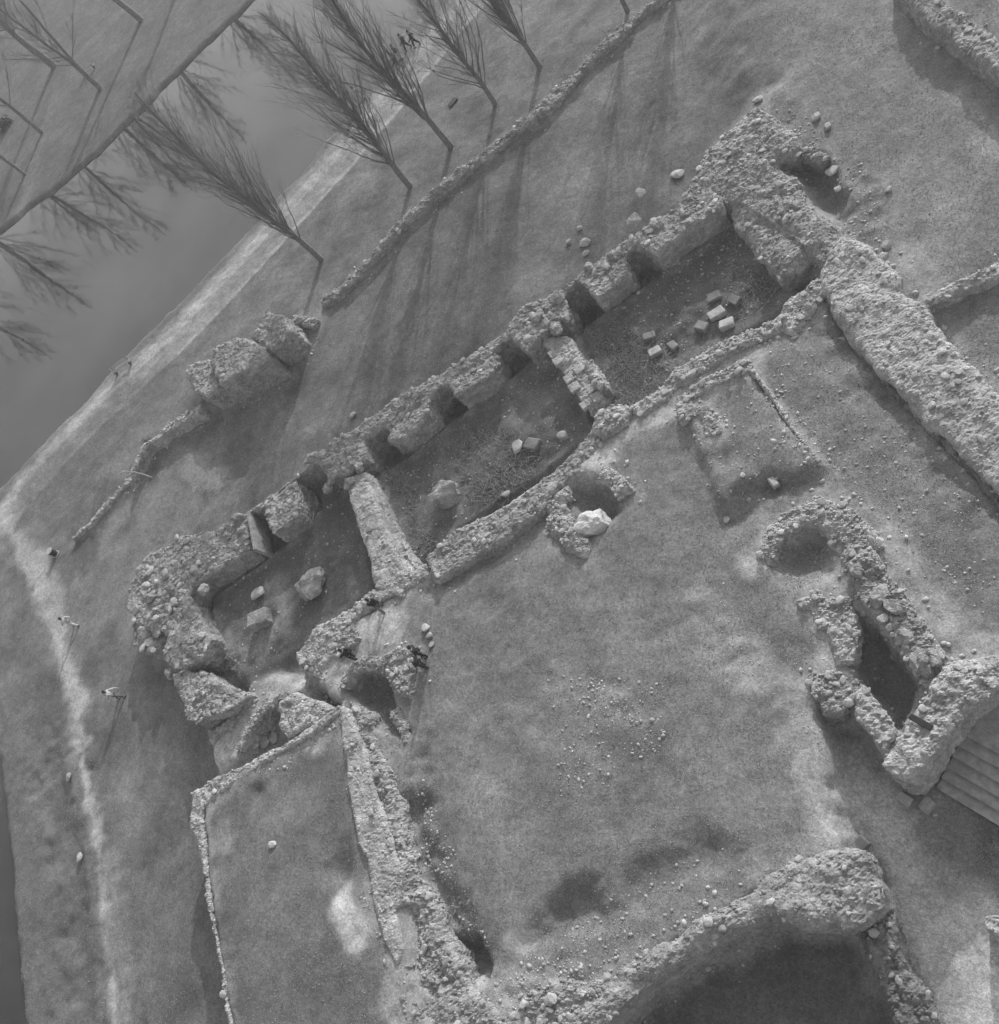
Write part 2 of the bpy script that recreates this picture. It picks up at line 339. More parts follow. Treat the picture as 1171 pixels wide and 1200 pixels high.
paint([(822, 475), (838, 508)], .36, .5, .6, 3.1, .85); paint([(800, 460), (850, 430), (880, 410)], .34, .8, .8, 2.6, .8, grit=.8)
paint([(880, 660), (905, 625), (940, 600), (985, 590)], .36, .9, .7, 2.6, .8, grit=.5); paint([(960, 700), (985, 740), (975, 790)], .36, 1.1, 1., 2.6, .8, grit=.8)
paint([(1000, 620), (1060, 690), (1110, 750), (1171, 770)], .3, 2., 1.5, 2.6, .7, grit=1.)
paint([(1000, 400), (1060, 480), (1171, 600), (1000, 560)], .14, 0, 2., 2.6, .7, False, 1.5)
paint([(1010, 350), (1171, 520)], .36, 1.6, 1.2, 3., .8, grit=.5)
paint([(850, 200), (890, 170), (920, 220)], .34, 1.6, 1.4, 2.6, .85, grit=.6); paint([(1050, 280), (1085, 345), (1110, 340)], .28, 1.4, 1.6, 2.3, .6)
paint([(1130, 110), (1171, 160)], .3, .8, 1.6, 2.3, .5); paint([(1060, 250), (1110, 250)], .24, 1.4, 2., 2.3, .5)
paint([(965, 200), (1010, 230), (1000, 280)], .17, 1.5, 1., 2.2, .7, grit=2.5)
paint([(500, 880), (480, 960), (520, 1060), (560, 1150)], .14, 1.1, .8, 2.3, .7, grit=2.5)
paint([(480, 1180), (560, 1180), (640, 1180), (720, 1160)], .3, 1.8, 1.2, 2.6, .8, grit=1.5)
paint([(660, 1110), (690, 1140)], .13, 1., 1., 2., .6, grit=2.5)
paint([(1012, 905), (1060, 960), (1110, 1100), (1140, 1230)], .30, 2.4, 1.4, .7, .9, grit=.3)
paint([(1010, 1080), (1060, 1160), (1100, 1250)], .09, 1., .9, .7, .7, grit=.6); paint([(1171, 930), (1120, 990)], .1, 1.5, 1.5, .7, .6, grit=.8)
paint([(1150, 1230), (1175, 1110)], .42, 1.2, 1.5, .7, .9)  # sunlight on the ground by the pier, painted as a pale strip
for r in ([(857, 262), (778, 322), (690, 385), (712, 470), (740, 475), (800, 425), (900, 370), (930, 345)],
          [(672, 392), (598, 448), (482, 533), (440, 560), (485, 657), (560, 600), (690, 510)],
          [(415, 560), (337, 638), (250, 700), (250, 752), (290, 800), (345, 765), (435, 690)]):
    paint(r, .088, 0, 1., .8, .92, False, 1.6)  # dark room soil, darkened further to paint shade into the niches
paint([(500, 620), (560, 560), (640, 470)], .2, .9, 1.2, .5, .6); paint([(300, 770), (340, 720), (330, 690)], .22, .9, 1.2, .5, .7); paint([(610, 440), (650, 480)], .14, 1.2, 1.2, .5, .6)
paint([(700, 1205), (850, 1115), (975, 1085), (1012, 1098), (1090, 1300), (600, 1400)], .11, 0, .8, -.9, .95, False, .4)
Z += np.clip(G, 0, 1.6) * (fbm2(X, Y, .9, 4, 120) * .17) + sstep((T - .22) / .1) * fbm2(X, Y, .7, 2, 125) * .05
nI = len(ax_x); nJ = len(ay)
idx = np.arange(nI * nJ).reshape(nJ, nI)
Fq = np.stack([idx[:-1, :-1], idx[:-1, 1:], idx[1:, 1:], idx[1:, :-1]], -1).reshape(-1, 4)
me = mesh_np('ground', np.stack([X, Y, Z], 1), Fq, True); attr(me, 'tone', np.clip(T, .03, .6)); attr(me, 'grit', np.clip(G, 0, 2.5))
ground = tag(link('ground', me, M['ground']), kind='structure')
def zat(x, y):
    i = int(np.clip(np.searchsorted(ax_x, x) - 1, 0, nI - 2)); j = int(np.clip(np.searchsorted(ay, y) - 1, 0, nJ - 2))
    fx = (x - ax_x[i]) / (ax_x[i + 1] - ax_x[i]); fy = (y - ay[j]) / (ay[j + 1] - ay[j])
    z = Z.reshape(nJ, nI)
    return float((z[j, i] * (1 - fx) + z[j, i + 1] * fx) * (1 - fy) + (z[j + 1, i] * (1 - fx) + z[j + 1, i + 1] * fx) * fy)
def onground(px, py):
    """ground point seen at a pixel"""
    z = 0.
    for z in np.arange(4., -3., -.1):
        x, y = P(px, py, z)
        if zat(x, y) >= z: return (x, y, zat(x, y))
    x, y = P(px, py, 0); return (x, y, zat(x, y))
# water sheets
def sheet(name, pts, z, mat):
    pg = poly(pts, 0.); bm = bmesh.new(); bm.faces.new([bm.verts.new((p[0], p[1], z)) for p in pg]); bmesh.ops.triangulate(bm, faces=bm.faces[:])
    bmesh.ops.recalc_face_normals(bm, faces=bm.faces[:])
    for f in bm.faces:
        if f.normal.z < 0: f.normal_flip()
    me = bpy.data.meshes.new(name); bm.to_mesh(me); bm.free(); return tag(link(name, me, mat), kind='structure')
def grow(pg, s):
    c = np.mean(np.array(pg), 0); return pg
BK2 = [(p[0] + 10, p[1] + 9) for p in BANK]; FB2 = [(p[0] - 9, p[1] - 8) for p in FARB]
sheet('river', BK2 + FB2[::-1], -.8, M['water'])
sheet('moat_water', [(-60, 690), (4, 900), (20, 1040), (32, 1200), (72, 1500), (-600, 1800), (-900, 900)], -.8, M['water'])

# ------------------------------------------------------------------ ROCKS
def rock_mesh(name, seed, sub=2, flat=.7, boxy=0.):
    bm = bmesh.new()
    if boxy:
        bmesh.ops.create_cube(bm, size=1.7); bmesh.ops.bevel(bm, geom=bm.edges[:], offset=.14, segments=1, affect='EDGES')
        bmesh.ops.subdivide_edges(bm, edges=bm.edges[:], cuts=2, use_grid_fill=True)
    else: bmesh.ops.create_icosphere(bm, subdivisions=sub, radius=1.)
    V = np.array([v.co[:] for v in bm.verts]); r = np.random.default_rng(seed)
    a = fbm3(V[:, 0] + seed * 7, V[:, 1], V[:, 2], 1.1, 2, seed) * (.22 if boxy else .35 if sub > 1 else .8)
    V2 = V * (1 + a)[:, None]
    if not boxy:
        if sub > 2: V2 = V2 * (1 + fbm3(V[:, 0] + seed, V[:, 1], V[:, 2], .6, 4, seed) * .22)[:, None]
        for _ in range(9 if sub < 3 else 6):      # chip facets
            n = r.normal(size=3); n /= np.linalg.norm(n); d = V2 @ n; lim = r.uniform(.5, .8) + (.12 if sub > 2 else 0); o = np.maximum(d - lim, 0); V2 = V2 - o[:, None] * n * .9
    if sub > 2: V2 = V2 * (1 + fbm3(V[:, 0] + seed * 3, V[:, 1], V[:, 2], .9, 5, seed + 4) * .5)[:, None]
    V2[:, 2] *= flat
    for v, c in zip(bm.verts, V2): v.co = c
    me = bpy.data.meshes.new(name); bm.to_mesh(me); bm.free()
    return me
ROCKS = [rock_mesh('stone', i, 2, random.uniform(.55, .8)) for i in range(8)]
SROCK = [rock_mesh('small_stone', 20 + i, 1, .7) for i in range(6)]
BIG = [rock_mesh('big_stone', 60 + i, 4, .8) for i in range(4)]
BLOCK = [rock_mesh('block', 40 + i, 1, .8, 1.) for i in range(3)]
for m_ in ROCKS: m_.materials.append(M['rock'])
for m_ in BLOCK: m_.materials.append(M['rock'])
for m_ in BIG: m_.materials.append(M['rubble'])
SR = []
for m_ in SROCK:
    V = np.zeros(len(m_.vertices) * 3); m_.vertices.foreach_get('co', V); Fv = np.zeros(len(m_.polygons) * 3, int); m_.loops.foreach_get('vertex_index', Fv)
    SR.append((V.reshape(-1, 3), Fv.reshape(-1, 3)))
def scatter(name, pts, smin, smax, mat, parent=None, kind='stuff', power=2.5, off=None):
    """many small stones joined into one piece"""
    Vs, Fs = [], []; b = 0
    for p in pts:
        v, f = SR[RNG.integers(len(SR))]; s = smin + (smax - smin) * RNG.random() ** power
        a = RNG.random() * 6.28; c, q = math.cos(a), math.sin(a); sc = s * np.array([RNG.uniform(.7, 1.3), RNG.uniform(.7, 1.3), RNG.uniform(.6, 1.1)])
        u = v * sc; u = np.stack([u[:, 0] * c - u[:, 1] * q, u[:, 0] * q + u[:, 1] * c, u[:, 2]], 1) + np.array(p)
        Vs.append(u); Fs.append(f + b); b += len(v)
    if not Vs: return None
    V = np.concatenate(Vs)
    if off is not None: V = V - np.array(off)
    o = link(name, mesh_np(name, V, np.concatenate(Fs)), mat, parent)
    tag(o, kind=kind); return o
# ------------------------------------------------------------------ RUINED WALLS
DEP = None
def prism_bm(bm, pg, z0, z1):
    a = sum(pg[i][0] * pg[(i + 1) % len(pg)][1] - pg[(i + 1) % len(pg)][0] * pg[i][1] for i in range(len(pg)))
    if a < 0: pg = pg[::-1]
    lo = [bm.verts.new((p[0], p[1], z0)) for p in pg]; hi = [bm.verts.new((p[0], p[1], z1)) for p in pg]
    n = len(pg)
    bm.faces.new(lo[::-1]); bm.faces.new(hi)
    for i in range(n): bm.faces.new((lo[i], lo[(i + 1) % n], hi[(i + 1) % n], hi[i]))
def stroke(pts, wpx, z):
    """pixel centre line + width in metres -> world polygon"""
    c = np.array([P(p[0], p[1], z) for p in pts]); n = len(c); ws = wpx if isinstance(wpx, (list, tuple)) else [wpx] * n
    L, R = [], []
    for i in range(n):
        t = c[min(i + 1, n - 1)] - c[max(i - 1, 0)]; t = t / np.linalg.norm(t); q = np.array([-t[1], t[0]]) * ws[i] / 2
        L.append(c[i] + q); R.append(c[i] - q)
    return np.array(L + R[::-1])
WALLS = []; PGS = []
def ruin(name, label, cat, prisms, mat='rubble', vox=.12, rub=.055, cell=.42, crest=.22, erode=0.11, ew=0.32, stones=20, rubble=200, smin=.12, smax=.34, group=None, rag=.28, seed=1, blk_=.11):
    bm = bmesh.new(); PG = []
    for pr_ in prisms:
        pts, z0, z1 = pr_[:3]
        pg = pts if isinstance(pts, np.ndarray) else poly(pts, z1)
        # densify and roughen the outline
        q = []
        for i in range(len(pg)):
            a, b = pg[i], pg[(i + 1) % len(pg)]; k = max(1, int(np.hypot(*(b - a)) / .3))
            for j in range(k): q.append(a + (b - a) * j / k)
        q = np.array(q); rg = pr_[3] if len(pr_) > 3 else rag
        q = q + np.stack([fbm2(q[:, 0], q[:, 1], 1.9, 3, seed), fbm2(q[:, 0], q[:, 1], 1.9, 3, seed + 3)], 1) * rg * 1.4
        prism_bm(bm, [tuple(p) for p in q], z0, z1); PG.append((q, z1, z0))
    me = bpy.data.meshes.new('tmp'); bm.normal_update(); bm.to_mesh(me); bm.free()
    o = bpy.data.objects.new('tmp', me); COL.objects.link(o)
    md = o.modifiers.new('r', 'REMESH'); md.mode = 'VOXEL'; md.voxel_size = vox; md.adaptivity = 0
    dg = bpy.context.evaluated_depsgraph_get(); m2 = bpy.data.meshes.new_from_object(o.evaluated_get(dg))
    bpy.data.objects.remove(o); bpy.data.meshes.remove(me)
    n = len(m2.vertices); V = np.zeros(n * 3); m2.vertices.foreach_get('co', V); V = V.reshape(-1, 3)
    N = np.zeros(n * 3); m2.vertex_normals.foreach_get('vector', N); N = N.reshape(-1, 3)
    x, y, z = V[:, 0].copy(), V[:, 1].copy(), V[:, 2].copy()
    z0 = min(p[2] for p in PG); up = np.zeros(n)
    for q, z1, zb in PG:                       # crumbled rim and uneven crest
        sd = np.max([sdpoly(x, y, q2) for q2, zz, _ in PG if zz >= z1 - .45], 0); m = (sdpoly(x, y, q) > -.3) & (z < z1 + vox * 1.5)
        t = 1 - np.clip(sd / ew, 0, 1); k_ = np.clip((z - zb) / (z1 - zb), 0, 1.05) ** 1.5; up = np.where(m & (up == 0), -erode * t * t * (1 + .8 * fbm2(x, y, 1.1, 2, seed + 9)) * k_, up)
    hn = np.clip((z - z0) / (max(p[1] for p in PG) - z0), 0, 1)
    V[:, 2] += up + hn ** 2 * (fbm2(x, y, 2.6, 3, seed + 20) * crest + fbm2(x, y, .8, 2, seed + 30) * crest * .35)
    f1, f2, h1 = cells(x / cell, y / cell, z / cell * 1.6, seed)
    g1, g2, h2 = cells(x / cell * 2.1, y / cell * 2.1, z / cell * 2.6, seed + 50); b1, b2, h3 = cells(x / 1.0 + fbm2(x, y, .8, 2, 7) * .3, y / 1.0, z / .7, seed + 60)
    d = (np.clip(f2 - f1, 0, .4) / .4 - .55) * rub + (np.clip(g2 - g1, 0, .4) / .4 - .5) * rub * .45
    d *= .25 + 1.2 * sstep(fbm3(x, y, z, 2.2, 2, seed + 80) * 1.6 + .45)
    d += fbm3(x, y, z, 1.2, 4, seed + 70) * (.06 + rub * .8)
    d += (h1 - .5) * blk_ + (h2 - .5) * blk_ * .5 + (h3 - .5) * blk_ * 1.3
    V += N * d[:, None]
    c = np.array([V[:, 0].mean(), V[:, 1].mean(), z0])
    m2.vertices.foreach_set('co', (V - c).ravel().astype(np.float32)); m2.update()
    m2.polygons.foreach_set('use_smooth', np.zeros(len(m2.polygons), bool))
    m2.materials.clear()
    ob = link(name, m2, M[mat]); ob.location = c; m2.name = name
    tag(ob, label, cat, group)
    cand = np.where((N[:, 2] > .75) & (hn > .35))[0]
    if len(cand):
        for i in RNG.choice(cand, min(stones, len(cand)), replace=False):
            s = smin + (smax - smin) * random.random() ** 2
            k = link('stone', random.choice(ROCKS), None, ob); k.location = V[i] - c + np.array([0, 0, s * .2])
            k.rotation_euler = (random.uniform(-.3, .3), random.uniform(-.3, .3), random.uniform(0, 6.28)); k.scale = (s, s * random.uniform(.6, 1.), s * random.uniform(.6, .9))
        ii = RNG.choice(cand, min(rubble, len(cand)), replace=False)
        scatter('rubble', V[ii], .04, .15, M[mat], ob, off=c, power=3.5); PGS.extend(PG)
    WALLS.append(ob); return ob
A, B_ = 3.0, 1.1
NOUT = [(250, 622), (272, 605), (300, 598), (330, 570), (362, 545), (375, 530), (400, 510), (430, 490), (470, 462), (500, 445), (540, 420), (590, 388), (610, 358), (650, 343), (680, 318), (720, 288), (760, 260), (795, 240), (812, 208)]
NIN = [(845, 230), (800, 258), (756, 288), (742, 288), (730, 302), (686, 328), (672, 331), (660, 348), (602, 396), (590, 398), (580, 410), (526, 448), (514, 451), (504, 464), (456, 500), (440, 504), (426, 516), (372, 543), (350, 557), (310, 585), (297, 592), (286, 606), (252, 648)]
ruin('curtain_wall', 'long thick rubble wall with splayed dark loophole recesses facing the three sunken rooms', 'wall', [
    (NOUT + NIN, -.4, 2.95, .25),
    ([(752, 288, 3), (845, 230, 3), (857, 262, B_), (800, 303, B_), (781, 318, B_)], -.4, 3.05, .05),
    ([(682, 330, 3), (732, 300, 3), (748, 336, B_), (714, 370, B_)], -.4, 3.05, .05),
    ([(600, 396, 3), (662, 350, 3), (679, 388, B_), (664, 398, B_), (631, 428, B_)], -.4, 3.1, .05),
    ([(524, 450, 3), (581, 412, 3), (595, 449, B_), (575, 465, B_), (551, 480, B_)], -.4, 3.0, .05),
    ([(455, 502, 3), (504, 464, 3), (519, 500, B_), (486, 530, B_), (468, 528, B_)], -.4, 2.95, .12),
    ([(370, 545, 3), (426, 516, 3), (448, 548, B_), (425, 568, B_), (405, 572, B_)], -.4, 3.1, .2),
    ([(306, 592, 3), (347, 562, 3), (368, 602, B_), (366, 616, B_), (339, 637, B_)], -.4, 3.0, .08),
    ([(250, 638, 3), (290, 604, 3), (309, 652, B_), (285, 668, B_), (238, 700, B_), (238, 672, 3)], -.4, 2.85, .1)],
    stones=120, rubble=2600, smax=.42, crest=.16, seed=2)
ruin('corner_bastion', 'broad boulder-faced west end of the ruin with large rounded stones at its corner', 'wall', [
    ([(150, 690), (165, 660), (185, 643), (215, 630), (252, 622), (254, 655), (228, 682), (220, 698), (247, 748), (238, 768), (206, 792), (192, 772), (196, 745), (168, 735), (155, 730)], -.4, 2.9),
    ([(154, 728), (196, 742), (186, 762), (166, 768), (158, 752)], -.4, 2.3),
    ], stones=90, rubble=900, rub=.13, cell=.75, smax=.6, seed=3)
ruin('corner_buttress', 'crumbling buttress below the boulder-faced west corner with a pale scooped hollow', 'wall', [
    ([(204, 792), (236, 783), (262, 798), (280, 822), (262, 838), (240, 846), (228, 850), (213, 838)], -.4, 2.6),
    ([(240, 785), (290, 815), (280, 826), (255, 800)], -.4, 2.3)], stones=26, rubble=300, rub=.09, crest=.5, seed=4)
ruin('corner_tower_ruin', 'wide rubble-topped corner mass at the far end of the rooms, sloping to the grass', 'wall', [
    ([(806, 210), (830, 170), (858, 142), (885, 120), (905, 130), (935, 152), (940, 178), (914, 190), (926, 204), (952, 234), (978, 265), (1005, 290), (990, 312), (960, 308), (942, 292), (918, 262), (868, 236), (843, 238)], -.4, 2.95),
    ([(880, 220, 3), (955, 285, 3), (948, 325, B_), (918, 343, B_), (862, 262, B_)], -.4, 2.6)],
    erode=0.39, ew=0.98, stones=110, rubble=1700, seed=5)
ruin('east_wall', 'broad pale wall running off the right side from the rubble corner', 'wall', [
    ([(962, 345), (958, 318), (985, 275), (1015, 285), (1050, 318), (1058, 338), (1082, 352), (1118, 400), (1175, 470), (1400, 700), (1400, 820), (1171, 578), (1095, 502), (1045, 452), (1000, 396)], -.2, 3.2)],
    mat='pale', erode=0.28, ew=0.49, crest=.2, stones=90, rubble=1500, seed=6, rub=.04, blk_=.075)
ruin('stone_ledge', 'low flat masonry ledge at the foot of the broad pale east wall', 'wall', [
    (stroke([(968, 352), (1010, 412), (1060, 470), (1110, 518), (1180, 595), (1300, 715)], .5, 2.4), 1.5, 2.5, .1)], mat='dark', rub=.06, crest=.08, erode=0.08, ew=0.21, stones=14, rubble=100, seed=7)
ruin('room_wall', 'narrow cross wall with pale trodden top between the middle and west rooms', 'wall', [
    ([(402, 560), (428, 552), (444, 600), (462, 650), (478, 668), (468, 700), (438, 690), (427, 640), (413, 600)], -.2, 2.9, .12),
    ([(425, 560, 2.6), (446, 566, B_), (464, 604, B_), (487, 654, B_), (500, 668, 2), (470, 672, 2.5)], -.2, 1.7)], mat='pale', crest=.15, stones=6, rubble=250, seed=8, blk_=.04)
ruin('room_wall', 'squared ashlar cross wall with stepped pale blocks between the middle and east rooms', 'wall', [
    ([(632, 396), (664, 392), (676, 408), (692, 436), (706, 462), (690, 482), (668, 450), (648, 420)], -.2, 2.6, .06),
    ([(683, 424), (693, 422), (707, 448), (700, 456)], -.2, 2.95, .03)], mat='pale', crest=.1, rub=.06, erode=0.07, ew=0.28, stones=10, rubble=120, seed=9)
ruin('retaining_wall', 'low rubble wall with ragged top along the court side of the middle room', 'wall', [
    ([(497, 652), (530, 622), (580, 598), (620, 570), (650, 548), (655, 566), (640, 590), (590, 634), (545, 662), (510, 684)], 0, 3.1), ([(640, 556), (668, 532), (692, 502), (712, 510), (700, 530), (672, 556), (645, 580)], 0, 2.62)], crest=.22, stones=40, rubble=500, seed=10)
ruin('wall_stump', 'pale rubble heap where the ashlar cross wall meets the court path', 'wall', [
    ([(692, 488), (712, 474), (740, 478), (735, 495), (705, 512), (690, 505)], 0, 3.0)], mat='pale', stones=14, rubble=200, seed=11)
ruin('retaining_wall', 'earth-topped edge wall between the east room and the court, curving up to the corner', 'wall', [
    ([(738, 476), (790, 432), (850, 395), (905, 372), (920, 352), (945, 338), (960, 322), (968, 345), (945, 372), (930, 395), (915, 388), (870, 408), (800, 450), (750, 490)], 0, 2.85)], mat='pale', crest=.15, erode=.3, stones=50, rubble=900, seed=12)
ruin('retaining_wall', 'ragged stony edge beside the walking group above the west room', 'wall', [
    ([(345, 768), (362, 742), (400, 716), (436, 690), (470, 672), (500, 660), (505, 676), (470, 690), (450, 704), (425, 722), (405, 745), (388, 770), (372, 792), (350, 790)], 0, 2.72)], mat='pale', crest=.25, stones=40, rubble=500, seed=13)
ruin('wall_stump', 'smooth rounded earth-topped mass between the shaded trench and the long pale wall', 'wall', [
    ([(326, 822), (345, 810), (372, 818), (392, 828), (372, 846), (338, 866), (327, 848)], .2, 2.85)], mat='pale', rub=.04, crest=.12, stones=4, rubble=200, seed=34)
ruin('pit_edge', 'ragged broken masonry rim along the upper lip of the dark hole below the walkers', 'wall', [
    (stroke([(404, 806), (409, 790), (422, 779), (440, 776), (452, 784)], [.8, 1.0, 1.1, 1.0, .8], 2.7), .8, 2.75), (stroke([(462, 828), (476, 850), (482, 872)], [.9, .9, .6], 2.6), 1., 2.7)], crest=.3, rub=.1, stones=16, rubble=260, seed=37, rag=.3)
ruin('trench_wall', 'ragged stone lining on the left side of the shaded trench full of boulders', 'wall', [
    (stroke([(330, 816), (312, 826), (299, 842), (290, 858), (276, 880)], [.7, .8, .9, .8, .7], 1.9), .2, 1.95), (stroke([(246, 866), (262, 850), (282, 830), (300, 812)], [.5, .6, .6, .5], 1.8), .5, 1.75)], mat='pale', crest=.3, rub=.1, stones=16, rubble=260, seed=38, rag=.3)
ruin('rubble_heap', 'low tumble of stones around the walking figure near the pits', 'rubble heap', [
    ([(390, 742), (412, 736), (422, 746), (412, 756), (398, 770), (384, 766)], 1.8, 2.85), ([(352, 772), (376, 762), (384, 776), (366, 786), (350, 786)], 1.8, 2.8)], crest=.4, rub=.12, stones=24, rubble=300, smax=.4, seed=36, rag=.4)
ruin('wall_stump', 'heap of mortared stone beside the two people and above the dark hole', 'wall', [
    ([(446, 772), (462, 760), (486, 758), (488, 780), (484, 800), (482, 820), (470, 818), (458, 800)], .5, 3.0)], stones=20, rubble=260, crest=.4, seed=14)
ruin('boundary_wall', 'low grassy-topped wall edging the poplar strip along the yard', 'wall', [
    (stroke([(850, -70), (800, -22), (742, 20), (690, 68), (640, 122), (590, 162), (540, 200), (500, 232), (470, 260), (440, 298), (405, 332), (374, 356)], [1.1, 1.1, 1.1, 1.2, 1.4, 1.1, 1.1, 1.1, 1.1, .9, 1.0, 1.2], .6), -.4, .55)],
    erode=0.14, ew=0.35, crest=.2, stones=70, rubble=1600, seed=15)
ruin('boundary_wall', 'thin broken field wall snaking from the small stone hut towards the path corner', 'wall', [
    (stroke([(340, 374), (368, 378)], 1.0, .8), -.4, .7),
    (stroke([(236, 482), (222, 488), (200, 500), (186, 512), (174, 520), (162, 538), (156, 556)], [1.1, 1.1, 1., .9, .7, .6, .6], 1.1), -.4, 1.3),
    (stroke([(156, 556), (138, 572), (118, 595), (108, 612), (92, 620), (82, 630)], [.6, .6, .5, .4, .4, .3], .6), -.4, .5)], mat='pale', rub=.06, crest=.2, erode=0.08, ew=0.21, stones=40, rubble=500, seed=16)
# tower hut: squared masonry block with two lower shoulders
hut = ruin('stone_hut', 'small ruined stone hut with coursed face and two rubble shoulders in the yard', 'building', [
    ([(246, 425), (252, 405), (276, 394), (292, 397), (306, 404), (320, 426, 2.6), (264, 456, 2.6)], -.4, 3.3, .06),
    ([(218, 442), (222, 428), (244, 416), (252, 428), (262, 455), (240, 464), (228, 460)], -.4, 2.6),
    ([(294, 394), (298, 384), (312, 366), (330, 368), (340, 386), (336, 396), (318, 408)], -.4, 2.9)], crest=.22, erode=0.17, ew=0.35, rub=.05, stones=16, rubble=400, seed=17)
# long wall of the lower block
ruin('long_wall', 'long pale wall with smooth mortared top running down to the bottom rubble heap', 'wall', [
    ([(396, 826), (408, 832), (427, 882), (442, 933), (466, 1005), (481, 1058), (462, 1066), (472, 1112), (464, 1134), (452, 1108), (438, 1060), (430, 1008), (419, 990), (407, 920), (402, 880)], .5, 3.3, .07),
    ], mat='pale', crest=.12, erode=0.07, ew=0.24, rub=.03, stones=8, rubble=300, seed=18, blk_=.035)
ruin('rubble_bank', 'strip of loose rubble core along the court side of the long pale wall', 'wall', [
    ([(404, 822), (428, 826), (448, 878), (470, 937), (480, 991), (504, 1046), (528, 1100), (552, 1152), (600, 1200), (700, 1330), (520, 1330), (478, 1220), (466, 1150), (458, 1120), (452, 1075), (455, 1030), (432, 940), (412, 870)], .5, 3.0)],
    erode=0.33, ew=0.63, crest=.4, stones=110, rubble=1800, rub=.09, seed=19)
ruin('retaining_wall', 'pale ragged stone rim round the top corner of the grassy lower-left platform', 'wall', [
    (stroke([(398, 832), (370, 852), (330, 878), (300, 894), (275, 908), (250, 922), (232, 936), (229, 960), (236, 1000), (243, 1050), (254, 1110), (264, 1170), (280, 1260), (300, 1400)], [.6, .6, .6, .9, 1., 1.5, 1.9, 1.2, .45, .35, .35, .4, .4, .4], 3.1), -.4, 3.1, .12)],
    mat='pale', erode=0.14, ew=0.24, crest=.16, rub=.06, stones=10, rubble=300, seed=20)
# south apse wall
ruin('apse_wall', 'curved massive wall overhanging the dark sunken floor at the bottom', 'wall', [
    ([(560, 1330), (620, 1215), (700, 1165), (728, 1128), (786, 1100), (856, 1052), (896, 1024), (972, 990), (1010, 990), (1030, 1040), (1036, 1062), (1010, 1085), (985, 1088), (950, 1082), (890, 1078), (850, 1098), (800, 1125), (745, 1165), (690, 1215), (640, 1330)], -1.4, 3.0)],
    erode=0.30, ew=0.91, crest=.25, rub=.06, stones=24, rubble=900, seed=21, blk_=.08)
ruin('apse_wall_stub', 'low collapsed wall footing east of the dark sunken floor', 'wall', [
    ([(998, 1084), (1036, 1056), (1058, 1100), (1082, 1160), (1120, 1260), (1080, 1280), (1045, 1200), (1020, 1140)], -1.3, 1.2)], mat='dark', crest=.3, rub=.09, erode=.5, stones=30, rubble=300, seed=22)
ruin('rubble_heap', 'wide spread of fallen pale rubble between the rubble bank and the curved apse wall', 'rubble heap', [
    ([(585, 1150), (612, 1138), (650, 1150), (700, 1138), (735, 1142), (700, 1175), (640, 1240), (600, 1330), (560, 1330), (560, 1210)], 1.5, 2.8)], crest=.5, erode=0.28, ew=0.84, rub=.11, stones=60, rubble=1200, smax=.45, seed=35, rag=.6)
# round ruin and gate tower
ruin('round_wall', 'pale curved ring of wall round the shallow pit near the east court', 'wall', [
    (stroke([(890, 652), (903, 628), (926, 604), (956, 594), (984, 606), (1004, 632), (1012, 652)], [1.1, 1., 1.2, 1.6, 1.9, 2., 2.], 3.), 1., 2.95)], mat='pale', erode=0.22, ew=0.56, crest=.2, stones=60, rubble=700, seed=23)
ruin('gate_wall', 'straight wall with faced edge leading from the ring wall to the gate tower', 'wall', [
    ([(990, 660), (1020, 640), (1042, 672), (1066, 702), (1096, 745), (1125, 785), (1085, 810), (1042, 748), (1010, 702)], .2, 3.2, .1)], erode=0.11, ew=0.35, crest=.25, stones=70, rubble=700, rub=.06, seed=24)
ruin('gate_tower', 'high V-shaped stump of the gate tower above the stairs', 'tower', [
    ([(1086, 806), (1052, 862), (1036, 895), (1052, 912), (1074, 916), (1094, 884), (1128, 838), (1175, 806), (1500, 640), (1500, 560), (1171, 765), (1120, 772)], .2, 4.2, .12),
    ([(996, 790), (1008, 798), (1058, 862), (1040, 886), (1000, 836)], .2, 3.0, .08)], mat='pale', erode=0.17, ew=0.42, crest=.25, rub=.07, stones=50, rubble=900, seed=25)
ruin('wall_stump', 'squat square pier of mossy stone left of the gate tower pit', 'wall', [
    ([(940, 788), (950, 784), (988, 790), (1004, 818), (988, 836), (966, 836), (948, 812)], .3, 2.9)], crest=.2, rub=.1, stones=20, rubble=200, seed=26)
ruin('round_footing', 'low round rubble footing with pale stub beside the shallow pit', 'wall', [
    ([(945, 712), (975, 700), (1002, 700), (1008, 740), (1000, 775), (978, 780), (970, 740), (950, 728)], 1.5, 2.75),
    (stroke([(934, 712), (950, 702), (962, 694)], .7, 2.9), 2., 2.95)], mat='pale', crest=.2, stones=20, rubble=300, seed=27)
ruin('well_surround', 'broken pale masonry rim round the collapsed well in the court', 'well', [
    (stroke([(700, 552), (724, 566), (730, 582)], 1.1, 3.), 1.5, 3.0),
    (stroke([(666, 574), (650, 585), (652, 610), (668, 634), (690, 645)], [1.1, 1.4, 1.6, 1.6, 1.], 2.9), 1.5, 2.95)], mat='pale', crest=.35, erode=0.22, ew=0.49, rub=.09, stones=34, rubble=500, seed=28)
ruin('foundation_wall', 'thin line of footing stones round the low rectangular earth platform in the court', 'wall', [
    (stroke([(876, 428), (905, 465), (936, 512), (962, 546)], .28, 3.05), 2., 3.12, .03), (stroke([(798, 462), (806, 492)], 1.1, 3.1), 2., 3.15),
    (stroke([(812, 460), (850, 438), (876, 424)], 1.0, 3.1), 2., 3.2), (stroke([(822, 478), (838, 512)], 1., 3.1), 2., 3.2)], mat='pale', vox=.09, crest=.1, erode=0.06, ew=0.14, rub=.07, stones=30, rubble=400, seed=29)
